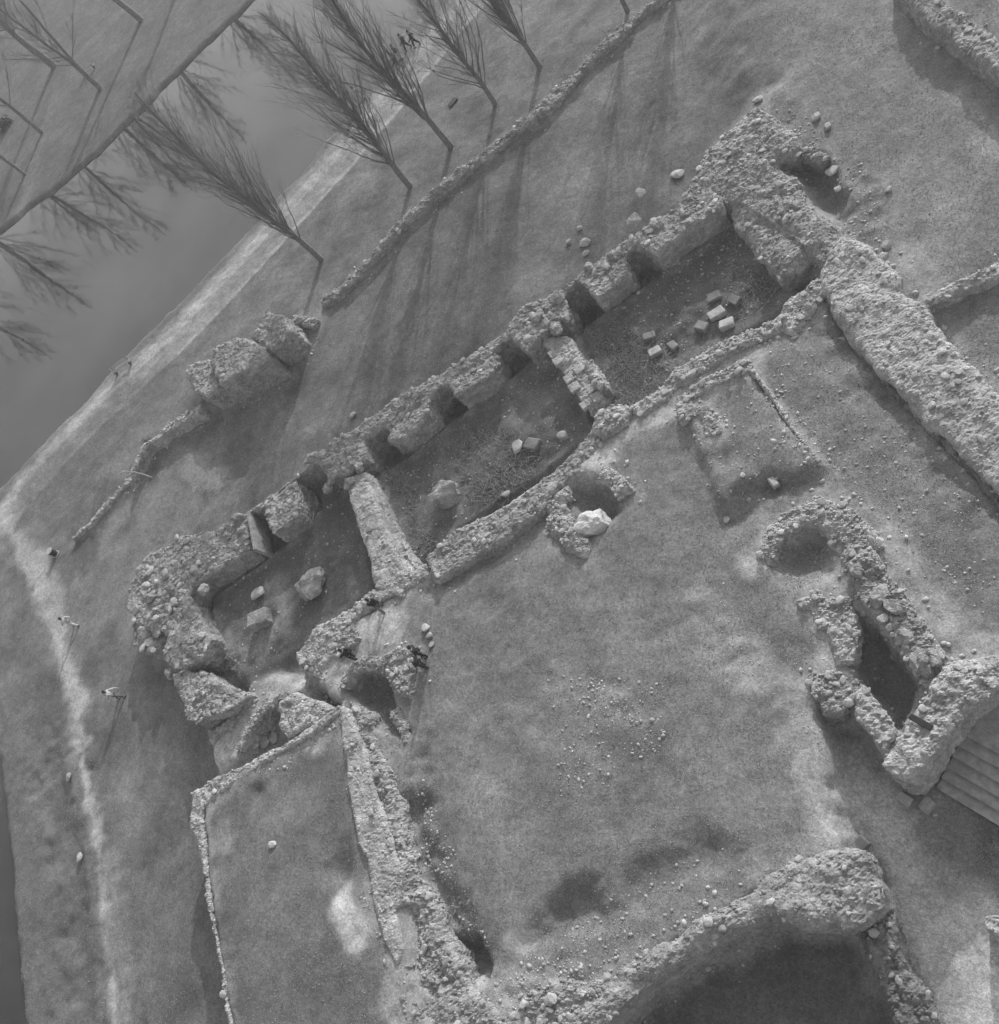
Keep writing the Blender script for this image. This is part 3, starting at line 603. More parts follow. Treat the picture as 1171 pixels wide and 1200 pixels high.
ruin('boundary_wall', 'thick wall with grassy back crossing the top right corner above its shadow', 'wall', [
    ([(1040, -30), (1056, -4), (1110, 44), (1150, 76), (1180, 96), (1300, 180), (1320, 140), (1180, 48), (1100, -10), (1080, -40)], 1., 3.8)], erode=0.22, ew=0.49, crest=.25, stones=40, rubble=500, seed=30)
ruin('boundary_wall', 'short thin pale wall entering from the right edge over the yard grass', 'wall', [
    (stroke([(1088, 354), (1110, 344), (1140, 330), (1175, 312), (1260, 270)], [.5, .8, .9, .9, .9], 2.9), 1.2, 2.9)], mat='pale', crest=.2, erode=0.08, ew=0.21, stones=24, rubble=200, seed=31)
ruin('wall_stump', 'jagged dark stub closing the small recess outside the rubble corner mass', 'wall', [
    (stroke([(940, 172), (956, 182), (966, 186)], .8, 2.9), .5, 2.8)], mat='dark', crest=.4, stones=6, rubble=60, seed=32)
ruin('gate_pier', 'pale square pier head at the lower right edge', 'pier', [
    ([(1154, 1074), (1180, 1072), (1210, 1072), (1210, 1096), (1168, 1100), (1155, 1092)], 0, 2.6, .04)], mat='pale', crest=.05, rub=.05, erode=0.04, ew=0.14, stones=0, rubble=20, seed=33)
def set_stones(w_, lst):
    for px, py, z, sz in lst:
        q = P(px, py, z); o = link('large_stone', random.choice(BIG), None, w_); o.location = Vector((q[0], q[1], z)) - w_.location
        o.scale = (sz, sz * random.uniform(.7, .9), sz * .8); o.rotation_euler = (random.uniform(-.3, .3), random.uniform(-.3, .3), random.uniform(0, 6.28))
def wall_like(t): return [o for o in WALLS if o['label'].startswith(t)][0]
set_stones(wall_like('broad boulder'), [(170, 744, 2.4, .85), (186, 736, 2.4, .75), (172, 758, 1.9, .7), (158, 712, 2.7, .6), (176, 700, 3., .5), (200, 690, 3., .5), (228, 668, 3., .55), (160, 728, 2.5, .55), (207, 775, 2.7, .6), (199, 790, 2.4, .55), (238, 690, 2.9, .6), (183, 716, 2.8, .5), (255, 665, 2.7, .6)])
set_stones(wall_like('long thick'), [(365, 537, 3., .6), (378, 532, 3., .5), (278, 606, 3., .6), (284, 622, 2.9, .5), (390, 560, 2.9, .6), (384, 572, 2.8, .5), (410, 566, 2.9, .5), (420, 548, 3., .55), (655, 348, 3.2, .5), (663, 372, 3., .5), (652, 385, 3., .6), (720, 300, 3., .5), (690, 312, 3., .5), (742, 262, 3., .6), (770, 262, 3., .5), (630, 372, 3.1, .6), (262, 618, 3., .5)])
set_stones(wall_like('straight wall'), [(1004, 668, 3.2, .5), (1030, 700, 3.2, .55), (1060, 745, 3.2, .5), (1080, 778, 3.3, .6), (1050, 712, 3.3, .5), (1095, 770, 3.3, .6)])
# stone dust and fallen grit on the ground at the foot of every wall
for q_, z1_, z0_ in PGS:
    k = near(q_, 2.2); sd = sdpoly(WX[k], WY[k], q_) + fbm2(X[k], Y[k], 1.3, 3, 77) * .8
    t = sstep((sd + 1.1) / 1.1) * .55; T[k] = T[k] * (1 - t) + .27 * t; G[k] = np.maximum(G[k], t * 2.2)
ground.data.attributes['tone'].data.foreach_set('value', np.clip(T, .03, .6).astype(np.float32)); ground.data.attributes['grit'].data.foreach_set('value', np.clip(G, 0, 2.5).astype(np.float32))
# ------------------------------------------------------------------ stairs
c0 = np.array(P(1102, 916, .8)); c1 = np.array(P(1171, 957, .8)); dr = (c1 - c0) / np.linalg.norm(c1 - c0); up_ = np.array([-dr[1], dr[0]])
if up_[1] < 0: up_ = -up_
st = empty('stone_stairs', (c0[0], c0[1], .6)); tag(st, 'six broad shadowed stone steps climbing beside the gate tower', 'stairs')
def boxm(name, L, W, Hh, bev=.02):
    bm = bmesh.new(); bmesh.ops.create_cube(bm, size=1.); bmesh.ops.scale(bm, vec=(L, W, Hh), verts=bm.verts[:])
    if bev: bmesh.ops.bevel(bm, geom=bm.edges[:], offset=bev, segments=1, affect='EDGES')
    me = bpy.data.meshes.new(name); bm.to_mesh(me); bm.free(); return me
ang = math.atan2(dr[1], dr[0])
stm = M['stair'] = mat_flat('stair_stone', .3, .9, .25, 3.)
for i in range(6):
    for q_ in range(2):      # two long slabs to a tread
        me = boxm('step', 4.47, .64, .22 + .2 * i + .3, .02); o = link('step', me, stm, st)
        p = dr * (2.2 + 4.5 * q_) + up_ * (.56 * i + random.uniform(-.02, .02)); o.location = (p[0], p[1], (.2 * i) / 2 - .1 + random.uniform(-.01, .01)); o.rotation_euler = (random.uniform(-.02, .01), 0, ang + random.uniform(-.006, .006))
        me = boxm('nosing', 4.45, .1, .07, .01); o2 = link('nosing', me, stm, o); o2.location = (0, -.33, (.22 + .2 * i + .3) / 2 - .03)
me = boxm('landing', 9., 3., 1.7, .03); o = link('landing', me, stm, st); p = dr * 4.3 + up_ * (.56 * 6 + 1.25); o.location = (p[0], p[1], .37); o.rotation_euler = (0, 0, ang)

# ------------------------------------------------------------------ boulders and blocks standing alone
def boulder(px, py, wpx, label, kind='r', mat='rock', cat='boulder', group=None, rz=None, asp=.8, hz=.8, zadd=None):
    g = onground(px, py + wpx * .25); sc = wpx / ppm(px, py) / 2
    me = random.choice((BIG if wpx > 18 else ROCKS) if kind == 'r' else BLOCK)
    if mat != 'rock':
        me = me.copy(); me.materials.clear(); me.materials.append(M[mat])
    o = link('boulder' if kind == 'r' else 'stone_block', me, None)
    o.location = (g[0], g[1], (g[2] if zadd is None else zadd) + sc * hz * (.35 if kind == 'r' else .36)); o.scale = (sc, sc * asp, sc * hz)
    o.rotation_euler = (random.uniform(-.15, .15), random.uniform(-.15, .15), rz if rz is not None else random.uniform(0, 6.28))
    tag(o, label, cat, group); return o
def ppm(px, py):
    a = np.array(P(px, py)); b = np.array(P(px + 1, py)); return 1 / np.hypot(*(b - a))
boulder(956, 136, 14, 'left of two round boulders on the grass beyond the rubble corner mass', group='loose boulders beyond the corner')
boulder(970, 147, 13, 'right of two round boulders on the grass beyond the rubble corner mass', group='loose boulders beyond the corner')
boulder(976, 196, 17, 'pale angular boulder beside the dark recess outside the corner', hz=.7)
boulder(984, 219, 12, 'smaller stone half sunk in the gravel just below the pale angular boulder')
boulder(1042, 221, 11, 'single small round stone alone on the upper right grass')
boulder(889, 115, 13, 'half buried stone at the outermost tip of the corner mass')
boulder(1039, 284, 16, 'upper flat pale slab lying near the rubble end of the east wall', hz=.5)
boulder(1036, 298, 14, 'lower flat pale slab lying near the rubble end of the east wall', hz=.5)
boulder(795, 202, 17, 'round boulder standing clear beside the outer face of the corner mass')
boulder(681, 267, 9, 'topmost of the four boulders in the yard')
boulder(687, 282, 14, 'largest of the four boulders in the yard')
boulder(668, 283, 9, 'leftmost of the four boulders in the yard')
boulder(687, 295, 9, 'bottom one of the four boulders in the yard')
boulder(767, 250, 16, 'long pale stone capping the outer edge of the curtain wall', hz=.6, zadd=2.7)
boulder(415, 486, 9, 'lone small stone on the yard grass near the curtain wall')
boulder(704, 612, 40, 'large white split boulder lying in the collapsed well', mat='white', rz=.6, hz=.85, zadd=2.2)
for px, py, w_, lb, rz, mt in [(838, 345, 19, 'topmost grey squared block of the pile in the east room', .3, 'darkrock'), (862, 349, 17, 'rightmost dark squared block of the pile in the east room', -.7, 'darkrock'),
        (841, 365, 21, 'pale squared block in the middle of the pile in the east room', .5, 'rock'), (824, 380, 19, 'lower left dark squared block of the pile in the east room', -.5, 'darkrock'),
        (853, 377, 20, 'long narrow block at the lower right of the pile in the east room', .2, 'rock'), (769, 410, 18, 'pale squared block on the brushy floor near the ashlar cross wall', .5, 'rock'),
        (790, 403, 15, 'grey block right of the pale one on the brushy floor of the east room', -.9, 'darkrock'), (762, 392, 15, 'dark block behind the pale one on the brushy floor of the east room', .2, 'darkrock')]:
    boulder(px, py, w_ * .92, lb, 'b', mt, 'stone block', rz=rz, asp=.7, hz=.6)
boulder(527, 574, 32, 'biggest masonry lump alone on the floor of the middle room', hz=.9)
boulder(626, 517, 20, 'flat squared grey stone on the middle room floor', 'b', 'darkrock', 'stone block', rz=-.4, asp=.7, hz=.5)
boulder(608, 522, 17, 'pale lump left of the flat squared stone in the middle room', asp=1.)
boulder(661, 508, 17, 'stone near the ashlar cross wall on the middle room floor', hz=.5)
boulder(594, 577, 12, 'pointed stone at the foot of the earth bank in the middle room')
boulder(368, 676, 33, 'huge fallen masonry lump in the west room', hz=.75, asp=.9, rz=.4)
boulder(309, 722, 22, 'pale square-cut block on the west room floor', 'b', 'rubble', 'stone block', rz=.35, asp=.7, hz=.9)
boulder(305, 692, 18, 'rough stone near the middle of the west room wall', hz=.6)
for px, py, w_, lb in [(290, 869, 12, 'pale pointed boulder at the left of the shaded trench'), (301, 871, 10, 'small boulder second from the left in the shaded trench'), (312, 867, 15, 'broad round boulder in the middle of the shaded trench'),
                       (322, 861, 12, 'boulder at the right wall of the shaded trench'), (321, 852, 9, 'upper right boulder in the shaded trench'), (302, 878, 9, 'lowest small boulder in the shaded trench')]:
    boulder(px, py, w_, lb)
boulder(556, 1120, 11, 'upper of two round boulders in the hole by the rubble bank', asp=.9); boulder(553, 1135, 14, 'lower of two round boulders in the hole by the rubble bank', asp=.95)
boulder(501, 734, 11, 'topmost of three small stones in a row behind the two people'); boulder(504, 744, 9, 'middle of three small stones in a row behind the two people'); boulder(506, 755, 8, 'lowest of three small stones in a row behind the two people')
boulder(908, 563, 15, 'pale block tipped in the dark gap by the low rectangular earth platform', 'b', 'rock', 'stone block', rz=-1., asp=.6)
boulder(871, 555, 8, 'small white stone inside the low rectangular earth platform', mat='white')
boulder(1062, 932, 20, 'squared block on the lower ground left of the stairs corner', 'b', 'rock', 'stone block', rz=-.6, asp=.7, hz=1.3); boulder(1088, 940, 21, 'squared block nearest the bottom step', 'b', 'rock', 'stone block', rz=.9, asp=.7, hz=1.3)
boulder(1010, 985, 22, 'squared block at the outer corner of the curved apse wall', 'b', 'darkrock', 'stone block', rz=.75, asp=.8); boulder(998, 997, 18, 'block against the apse wall beside the corner block', 'b', 'darkrock', 'stone block', rz=.75, asp=.8)
boulder(321, 987, 9, 'white stone alone on the grassy lower-left platform', mat='white'); boulder(83, 909, 8, 'upper pale stone on the rough left slope'); boulder(95, 1002, 9, 'lower pale stone on the rough left slope')
boulder(1142, 762, 7, 'small pale stone on the bare ground near the gate tower', mat='white'); boulder(1054, 594, 6, 'small pale stone on the grass between ring wall and east wall', mat='white')
boulder(853, 607, 10, 'stone in the small dark hollow below the sunken rectangle')
xw = [o for o in WALLS if o.get('label', '').startswith('squared ashlar')][0]
a0, a1 = np.array(P(650, 404, 2.7)), np.array(P(696, 474, 2.7)); dv = a1 - a0; Lx = np.hypot(*dv); dv /= Lx; nv = np.array([-dv[1], dv[0]]); an_ = math.atan2(dv[1], dv[0])
blks = [m_.copy() for m_ in BLOCK]
for m_ in blks: m_.name = 'ashlar'; m_.materials.clear(); m_.materials.append(M['pale'])
for i in range(7):
    for j in (-1, 1):
        if random.random() < (.5 if j > 0 else .3): continue
        c_ = a0 + dv * (Lx * (i + .5) / 7 + random.uniform(-.06, .06)) + nv * j * random.uniform(.42, .5)
        o = link('ashlar', random.choice(blks), None, xw); o.location = Vector((c_[0], c_[1], 2.6 + random.uniform(-.12, .08))) - xw.location; o.scale = (Lx / 14 * random.uniform(.8, .98), random.uniform(.34, .45), .2); o.rotation_euler = (random.uniform(-.05, .05), random.uniform(-.05, .05), an_ + random.uniform(-.06, .06))
a0, a1 = np.array(P(266, 458, .4)), np.array(P(321, 428, .4)); dv = a1 - a0; Lx = np.hypot(*dv); dv /= Lx; nv = np.array([-dv[1], dv[0]]); nv = nv if nv[1] > 0 else -nv; an_ = math.atan2(dv[1], dv[0])
cb = boxm('coursed_stone', 1., 1., 1., .04); cb.materials.append(M['rubble'])
for k_ in range(8):
    x_ = .1
    while x_ < Lx - .2:
        w_ = random.uniform(.45, .95); w_ = min(w_, Lx - x_); c_ = a0 + dv * (x_ + w_ / 2) + nv * (.10 * k_ - .1)
        o = link('coursed_stone', cb, None, hut); o.location = Vector((c_[0], c_[1], .2 + .36 * k_)) - hut.location; o.scale = (w_ - .05, .7, .33); o.rotation_euler = (0, 0, an_ + random.uniform(-.03, .03)); x_ += w_
# slab set against the ashlar cross wall
sb = link('stone_slab', boxm('stone_slab', 1.9, .35, 1.8, .03), M['darkrock']); q = P(704, 470, 1.6); sb.location = (q[0], q[1], 1.5); sb.rotation_euler = (.15, 0, math.radians(38)); tag(sb, 'dark upright slab closing the end of the ashlar cross wall', 'stone slab')
sb = link('stone_slab', boxm('stone_slab', 1.1, .3, .12, .02), M['metal']); q = P(1079, 846, 4.3); sb.location = (q[0], q[1], 4.28); sb.rotation_euler = (0, 0, math.radians(-32)); tag(sb, 'dark rectangular plate let into the gate tower top', 'plate')
a0, a1 = np.array(P(298, 604, 2.4)), np.array(P(312, 650, 1.6)); dv = a1 - a0
sb = link('stone_slab', boxm('stone_slab', float(np.hypot(*dv)) + .2, .28, 2.1, .04), M['rubble']); sb.location = ((a0 + a1)[0] / 2, (a0 + a1)[1] / 2, 2.05); sb.rotation_euler = (0, .06, math.atan2(dv[1], dv[0])); tag(sb, 'tall thin upright slab lining the recess at the west room wall', 'stone slab')
# loose ground stones as countless gravel
def ground_pts(pg, n, z):
    pg = poly(pg, z); lo, hi = pg.min(0), pg.max(0); r = RNG.uniform(lo, hi, (n * 3, 2)); r = r[sdpoly(r[:, 0], r[:, 1], pg) > 0][:n]
    return [(a, b, zat(a, b)) for a, b in r]
pts = []
for pg, n, z in [([(857, 262), (690, 385), (712, 470), (740, 475), (930, 345)], 900, 1.1), ([(640, 420), (482, 533), (440, 560), (485, 657), (690, 510)], 900, 1.1), ([(415, 560), (250, 700), (250, 752), (290, 800), (435, 690)], 500, .5),
                 ([(1000, 400), (1171, 600), (1171, 740), (1060, 640), (960, 540), (880, 440)], 700, 2.6), ([(465, 930), (500, 930), (580, 1130), (600, 1190), (540, 1120)], 700, 2.3), ([(640, 790), (780, 800), (780, 880), (660, 940)], 500, 2.6),
                 ([(660, 1110), (800, 1060), (860, 1040), (740, 1140), (640, 1190), (560, 1190)], 450, 2.5), ([(940, 180), (1010, 190), (1040, 290), (990, 275)], 350, 2.2), ([(800, 440), (880, 420), (970, 550), (850, 620), (800, 500)], 350, 2.5),
                 ([(905, 650), (930, 625), (975, 640), (965, 665), (925, 675)], 120, 1.5), ([(880, 100), (960, 130), (960, 180), (930, 150)], 160, 2.2)]:
    pts += ground_pts(pg, n, z)
for pg, n, z in [([(655, 795), (700, 790), (760, 815), (780, 850), (720, 850), (670, 820)], 1500, 2.6), ([(680, 860), (720, 860), (730, 910), (700, 950), (670, 920)], 900, 2.6), ([(820, 690), (860, 700), (900, 790), (860, 800)], 900, 2.6),
                 ([(880, 790), (960, 830), (985, 900), (930, 870)], 700, 2.6), ([(290, 830), (330, 790), (400, 720), (430, 740), (380, 790), (330, 840)], 700, 2.6), ([(560, 1140), (640, 1110), (740, 1140), (600, 1200)], 1200, 2.6)]:
    pts2 = np.array(ground_pts(pg, n, z)); cp = poly(pg, z); dens = np.clip(sdpoly(pts2[:, 0], pts2[:, 1], cp) / 1.4, 0, 1) * sstep(fbm2(pts2[:, 0], pts2[:, 1], 1.4, 3, 200) * 1.6 + .6); pts2 = pts2[RNG.random(len(pts2)) < dens] - np.array([0, 0, .03])
    pts2 = list(pts2) + [(a + RNG.normal() * 1.2, b + RNG.normal() * 1.2, c) for a, b, c in pts2[::5]]; pts2 = [(a, b, zat(a, b) - .02) for a, b, c in pts2]; scatter('small_cobbles', pts2, .03, .10, M['rock'], power=2.2)
scatter('loose_gravel', pts, .03, .15, M['rock'], power=5.)
fr = []
for q_, z1_, z0_ in PGS:
    for i in range(len(q_)):
        if fbm2(q_[i:i + 1, 0], q_[i:i + 1, 1], 3., 2, 400)[0] < .05: continue
        for _ in range(3):
            a, b = q_[i] + RNG.normal(size=2) * .55
            fr.append((a, b, zat(a, b)))
fr = np.array(fr); ok = np.ones(len(fr), bool)
for q_, z1_, z0_ in PGS: ok &= sdpoly(fr[:, 0], fr[:, 1], q_) < -.02
ex = []
for pg, n, z in [([(296, 835), (330, 820), (338, 868), (300, 894), (282, 892)], 260, 1.), ([(412, 788), (445, 782), (480, 862), (455, 858), (414, 815)], 260, 1.6), ([(240, 870), (300, 800), (345, 785), (395, 800), (385, 840), (330, 860), (260, 905)], 420, 2.), ([(500, 900), (540, 1010), (575, 1110), (545, 1120), (490, 950)], 300, 2.4), ([(740, 1030), (850, 990), (830, 1030), (700, 1100), (640, 1110)], 200, 2.4)]: ex += ground_pts(pg, n, z)
scatter('scattered_stones', ex, .025, .14, M['rock'], power=3.)
scatter('fallen_rubble', fr[ok], .025, .22, M['rock'], power=3.5)
# grass tufts over the turf
NT_ = 190000
px_ = RNG.uniform(-10, 1181, NT_); py_ = RNG.uniform(-10, 1210, NT_)
tw_ = np.array([P(a, b, 0) for a, b in zip(px_[:1], py_[:1])])
dc = np.stack([(px_ - CEN[0]) / F, -(py_ - CEN[1]) / F, -np.ones(NT_)], 1) @ MRN.T; zz = 2.2; tt = (H - zz) / -dc[:, 2]; tx, ty = dc[:, 0] * tt, dc[:, 1] * tt
keep = (fbm2(tx, ty, 1.6, 3, 300) + RNG.random(NT_) * .9 > .25); tx, ty = tx[keep], ty[keep]
gi = np.clip(np.searchsorted(ax_x, tx) - 1, 0, nI - 2); gj = np.clip(np.searchsorted(ay, ty) - 1, 0, nJ - 2)
TT = T.reshape(nJ, nI)[gj, gi]; ZZ = Z.reshape(nJ, nI); z00, z10, z01, z11 = ZZ[gj, gi], ZZ[gj, gi + 1], ZZ[gj + 1, gi], ZZ[gj + 1, gi + 1]
fx = (tx - ax_x[gi]) / (ax_x[gi + 1] - ax_x[gi]); fy = (ty - ay[gj]) / (ay[gj + 1] - ay[gj]); tz = (z00 * (1 - fx) + z10 * fx) * (1 - fy) + (z01 * (1 - fx) + z11 * fx) * fy
keep = (TT < .23) & (tz > -.6); tx, ty, tz = tx[keep], ty[keep], tz[keep]; n_ = len(tx)
Vt = []; hgt_ = RNG.uniform(.015, .055, n_) * (1 + .6 * (RNG.random(n_) > .93))
for b_ in range(3):
    an = RNG.random(n_) * 6.28; sp_ = RNG.uniform(.02, .06, n_); c_, s_ = np.cos(an), np.sin(an)
    Vt.append(np.stack([np.stack([tx + c_ * sp_ * .6, ty + s_ * sp_ * .6, tz - .02], 1), np.stack([tx - c_ * sp_ * .6, ty - s_ * sp_ * .6, tz - .02], 1), np.stack([tx + s_ * sp_ * 1.3, ty - c_ * sp_ * 1.3, tz + hgt_], 1)], 1))
Vt = np.concatenate(Vt).reshape(-1, 3); me = mesh_np('grass_tufts', Vt, np.arange(len(Vt)).reshape(-1, 3)); tag(link('grass_tufts', me, M['turf']), kind='stuff')
# dry brush in the rooms: tangled twigs nobody could count
def tube_batch(segs, sides=3):
    """segs: list of (p0,p1,r0,r1) arrays"""
    p0 = np.array([s[0] for s in segs]); p1 = np.array([s[1] for s in segs]); r0 = np.array([s[2] for s in segs]); r1 = np.array([s[3] for s in segs])
    d = p1 - p0; L = np.linalg.norm(d, axis=1, keepdims=True); d = d / np.maximum(L, 1e-6)
    a = np.where(np.abs(d[:, 2:3]) < .9, np.array([[0, 0, 1.]]), np.array([[1., 0, 0]])); u = np.cross(d, a); u /= np.linalg.norm(u, axis=1, keepdims=True); v = np.cross(d, u)
    n = len(segs); V = np.zeros((n, 2 * sides, 3))
    for k in range(sides):
        an = 2 * math.pi * k / sides; o = u * math.cos(an) + v * math.sin(an)
        V[:, k] = p0 + o * r0[:, None]; V[:, sides + k] = p1 + o * r1[:, None]
    Fc = []
    for k in range(sides):
        k2 = (k + 1) % sides; Fc.append([k, k2, sides + k2, sides + k])
    Fc = np.array(Fc)[None] + (np.arange(n) * 2 * sides)[:, None, None]
    return V.reshape(-1, 3), Fc.reshape(-1, 4)
segs = []
for pg, n, z in [([(690, 385), (712, 470), (745, 475), (800, 430), (770, 400), (720, 370)], 800, 1.1), ([(850, 270), (890, 300), (930, 345), (880, 375), (860, 330)], 240, .5), ([(540, 520), (600, 500), (640, 540), (600, 590), (540, 590)], 800, 1.1),
                 ([(450, 560), (470, 550), (520, 640), (490, 655)], 380, 1.1), ([(985, 385), (1010, 390), (1060, 460), (1020, 450)], 200, 2.3), ([(270, 760), (300, 770), (290, 800), (260, 790)], 90, .5)]:
    for x, y, zz in ground_pts(pg, n, z):
        a = random.uniform(0, 6.28); el = random.uniform(.1, 1.1); l = random.uniform(.3, 1.1); p = np.array([x, y, zz])
        dv = np.array([math.cos(a) * math.cos(el), math.sin(a) * math.cos(el), math.sin(el)])
        for j in range(3):
            p2 = p + dv * l / 3; segs.append((p, p2, .022 - .005 * j, .017 - .005 * j)); p = p2; dv = dv + np.array([random.uniform(-.3, .3), random.uniform(-.3, .3), -.28]); dv /= np.linalg.norm(dv)
V, Fc = tube_batch(segs); tag(link('dry_brush', mesh_np('dry_brush', V, Fc), M['twig']), kind='stuff')
# ------------------------------------------------------------------ TREES
def tree_mesh(seed, Ht, base, r0, nprim, spread, dens, up_c=.75, tk=1.):
    rd = random.Random(seed); trunk = []; br = []
    def grow_(p, d, L, r, n, bend, out, upw):
        pts = [p]
        for i in range(n):
            d = d + np.array([rd.gauss(0, bend), rd.gauss(0, bend), upw]); d = d / np.linalg.norm(d)
            q = p + d * L / n; ra = r * (1 - .8 * i / n); rb = r * (1 - .8 * (i + 1) / n); out.append((p, q, ra, rb)); p = q; pts.append((p))
        return pts, d
    tp, _ = grow_(np.zeros(3), np.array([rd.gauss(0, .02), rd.gauss(0, .02), 1.]), Ht, r0, 12, .055, trunk, .2)
    for s in range(nprim):
        f = (base + (Ht * .93 - base) * (s / nprim) ** 1.15) / Ht; k = f * 12; i = min(int(k), 11); p = tp[i] + (tp[i + 1] - tp[i]) * (k - i)
        a = s * 2.4 + rd.uniform(-.5, .5); L = (Ht - f * Ht) * .52 * rd.uniform(.35, 1.15) + 1.1
        sp_ = spread * rd.uniform(.55, 1.7); d = np.array([math.cos(a) * sp_, math.sin(a) * sp_, 1.]); d /= np.linalg.norm(d)
        pts, dd = grow_(p, d, L, max(.02, r0 * .26 * (1 - f) + .015), 6, .11, br, up_c * .12)
        for j in range(dens):
            u = rd.uniform(.15, 1.) * 6; jj = min(int(u), 5); q = pts[jj] + (pts[jj + 1] - pts[jj]) * (u - jj)
            a2 = rd.uniform(0, 6.28); d2 = dd + np.array([math.cos(a2), math.sin(a2), 0]) * rd.uniform(.3, .7); d2 /= np.linalg.norm(d2)
            L2 = L * rd.uniform(.16, .4); p2, d3 = grow_(q, d2, L2, .016 * tk, 3, .16, br, .1)
            for m in range(3):
                d4 = d3 + np.array([rd.gauss(0, .4), rd.gauss(0, .4), rd.gauss(.1, .2)]); d4 /= np.linalg.norm(d4)
                grow_(p2[rd.randint(1, 3)], d4, L2 * rd.uniform(.35, .7), .0095 * tk, 2, .16, br, .04)
    V, Fc = tube_batch(trunk, 7); tm = mesh_np('trunk', V, Fc, True); V, Fc = tube_batch(br, 3); cm = mesh_np('crown', V, Fc)
    tm.materials.append(M['bark']); cm.materials.append(M['bark']); return tm, cm
POP = [tree_mesh(1, 21, 2.4, .3, 96, .34, 10), tree_mesh(2, 20, 2.2, .28, 88, .38, 10), tree_mesh(3, 22, 3.0, .33, 80, .32, 11), tree_mesh(4, 20, 2.0, .26, 70, .42, 10)]
OPEN = [tree_mesh(5, 26, 6.5, .55, 36, .8, 14, .5, 2.), tree_mesh(6, 24, 5., .36, 34, .9, 14, .5, 2.)]
def tree(px, py, tm, label, name, group, sc=1., rz=0., lean=(0, 0), z=None):
    g = onground(px, py) if z is None else (*P(px, py, 0), z); t = empty(name, (g[0], g[1], g[2] - .15), rz); t.scale = (sc,) * 3; t.rotation_euler = (lean[0], lean[1], rz)
    link('trunk', tm[0], None, t); link('crown', tm[1], None, t); tag(t, label, 'tree', group); return t
GP = 'bare poplars in a row along the low wall'
for i, (px, py, lb, sc) in enumerate([(377, 305, 'leaning bare poplar at the left end of the row, by the low wall end', 1.06), (481, 219, 'bare poplar second from the left in the row by the low wall', 1.06), (529, 172, 'bare poplar third from the left in the row by the low wall', 1.),
        (581, 123, 'bare poplar fourth from the left, next to the dark plate in the grass', .95), (633, 79, 'bare poplar fifth from the left whose crown leaves the top edge', .92), (736, 14, 'bare tree at the top edge close against the low wall', .8)]):
    tree(px, py, POP[i % 4], lb, 'poplar_tree', GP, sc, i * 1.3, (random.uniform(-.02, .02), random.uniform(-.03, .03)))
GF = 'bare trees on the far river bank'
for i, (px, py, lb, k, sc) in enumerate([(64, 78, 'thick dark trunk nearest the top left corner on the far bank', 0, 1.05), (50, 156, 'thin bare tree on the far bank just right of the dark bush', 1, .95), (166, 24, 'bare tree near the top edge on the far bank', 0, .9), (-62, 240, 'bare tree on the far bank at the left edge known by its reflection', 0, 1.), (-30, 160, 'bare tree left of the dark bush at the far bank edge of the photo', 1, 1.), (-120, 322, 'outer bare tree beyond the left edge on the far bank, seen in the water', 1, 1.1), (-185, 372, 'farthest left bare tree beyond the photo edge, seen in the water', 0, 1.), (215, -28, 'bare tree beyond the top edge on the far bank, seen in the water', 0, .9), (30, 205, 'slim bare tree at the far bank brink near the left edge', 1, .8)]):
    tree(px, py, OPEN[k], lb, 'bare_tree', GF, sc, i * 2.1 + .4)
tw = tree(117, 104, OPEN[1], 'twin-stemmed slender bare tree near the far bank edge', 'bare_tree', GF, .85, 2.)
tw2 = link('trunk', OPEN[1][0], None, tw); tw2.location = (-.5, -.35, 0); tw2.rotation_euler = (.03, -.05, 2)
# trees whose crowns are out of the frame but stand beside it
tree(800, -52, POP[1], 'bare poplar just beyond the top edge above the low wall', 'poplar_tree', GP, .9, 3.)
# bent sapling by the thin field wall
g = onground(179, 560); sp = empty('bent_sapling', g); tag(sp, 'bent leafless sapling leaning over the thin field wall with a long shadow', 'sapling')
sg = []; p = np.zeros(3); d = np.array([-.35, .1, 1.])
for i in range(8):
    d = d + np.array([-.12, -.02, -.05]); q = p + d / np.linalg.norm(d) * .42; sg.append((p, q, .07 - .006 * i, .064 - .006 * i)); p = q
    if i in (3, 5): sg += [(p, p + np.array([.5, -.5, .7]), .03, .02), (p + np.array([.5, -.5, .7]), p + np.array([.7, -1., 1.1]), .02, .008)]
V, Fc = tube_batch(sg, 6); link('stem', mesh_np('stem', V, Fc, True), M['wood'], sp)
# bushes
def bush(px, py, r, label, n=260, mat='bush', name='bush'):
    g = onground(px, py); b = empty(name, g); tag(b, label, 'bush'); V, Fc = [], []; k = 0
    for i in range(n):
        v = RNG.normal(size=3); v /= np.linalg.norm(v); c = v * r * RNG.uniform(.4, 1.) * (1 + .3 * math.sin(v[0] * 7)); c[2] = abs(c[2]) * .9; u = RNG.normal(size=3); u /= np.linalg.norm(u); w_ = np.cross(u, v + .01); w_ /= np.linalg.norm(w_); s = r * .16
        V += [c - u * s, c + w_ * s * .5, c + u * s, c - w_ * s * .5]; Fc.append([k, k + 1, k + 2, k + 3]); k += 4
    link('foliage', mesh_np('foliage', V, Fc), M[mat], b)
    sg = [(np.zeros(3), RNG.normal(size=3) * r * .4 + np.array([0, 0, r * .6]), .03, .01) for _ in range(9)]; V, Fc = tube_batch(sg); link('stem', mesh_np('stem', V, Fc), M['bark'], b)
bush(8, 148, 1.5, 'dark evergreen bush at the left edge on the far bank', 500); bush(173, 520, .55, 'small dark shrub growing on the thin field wall', 160)
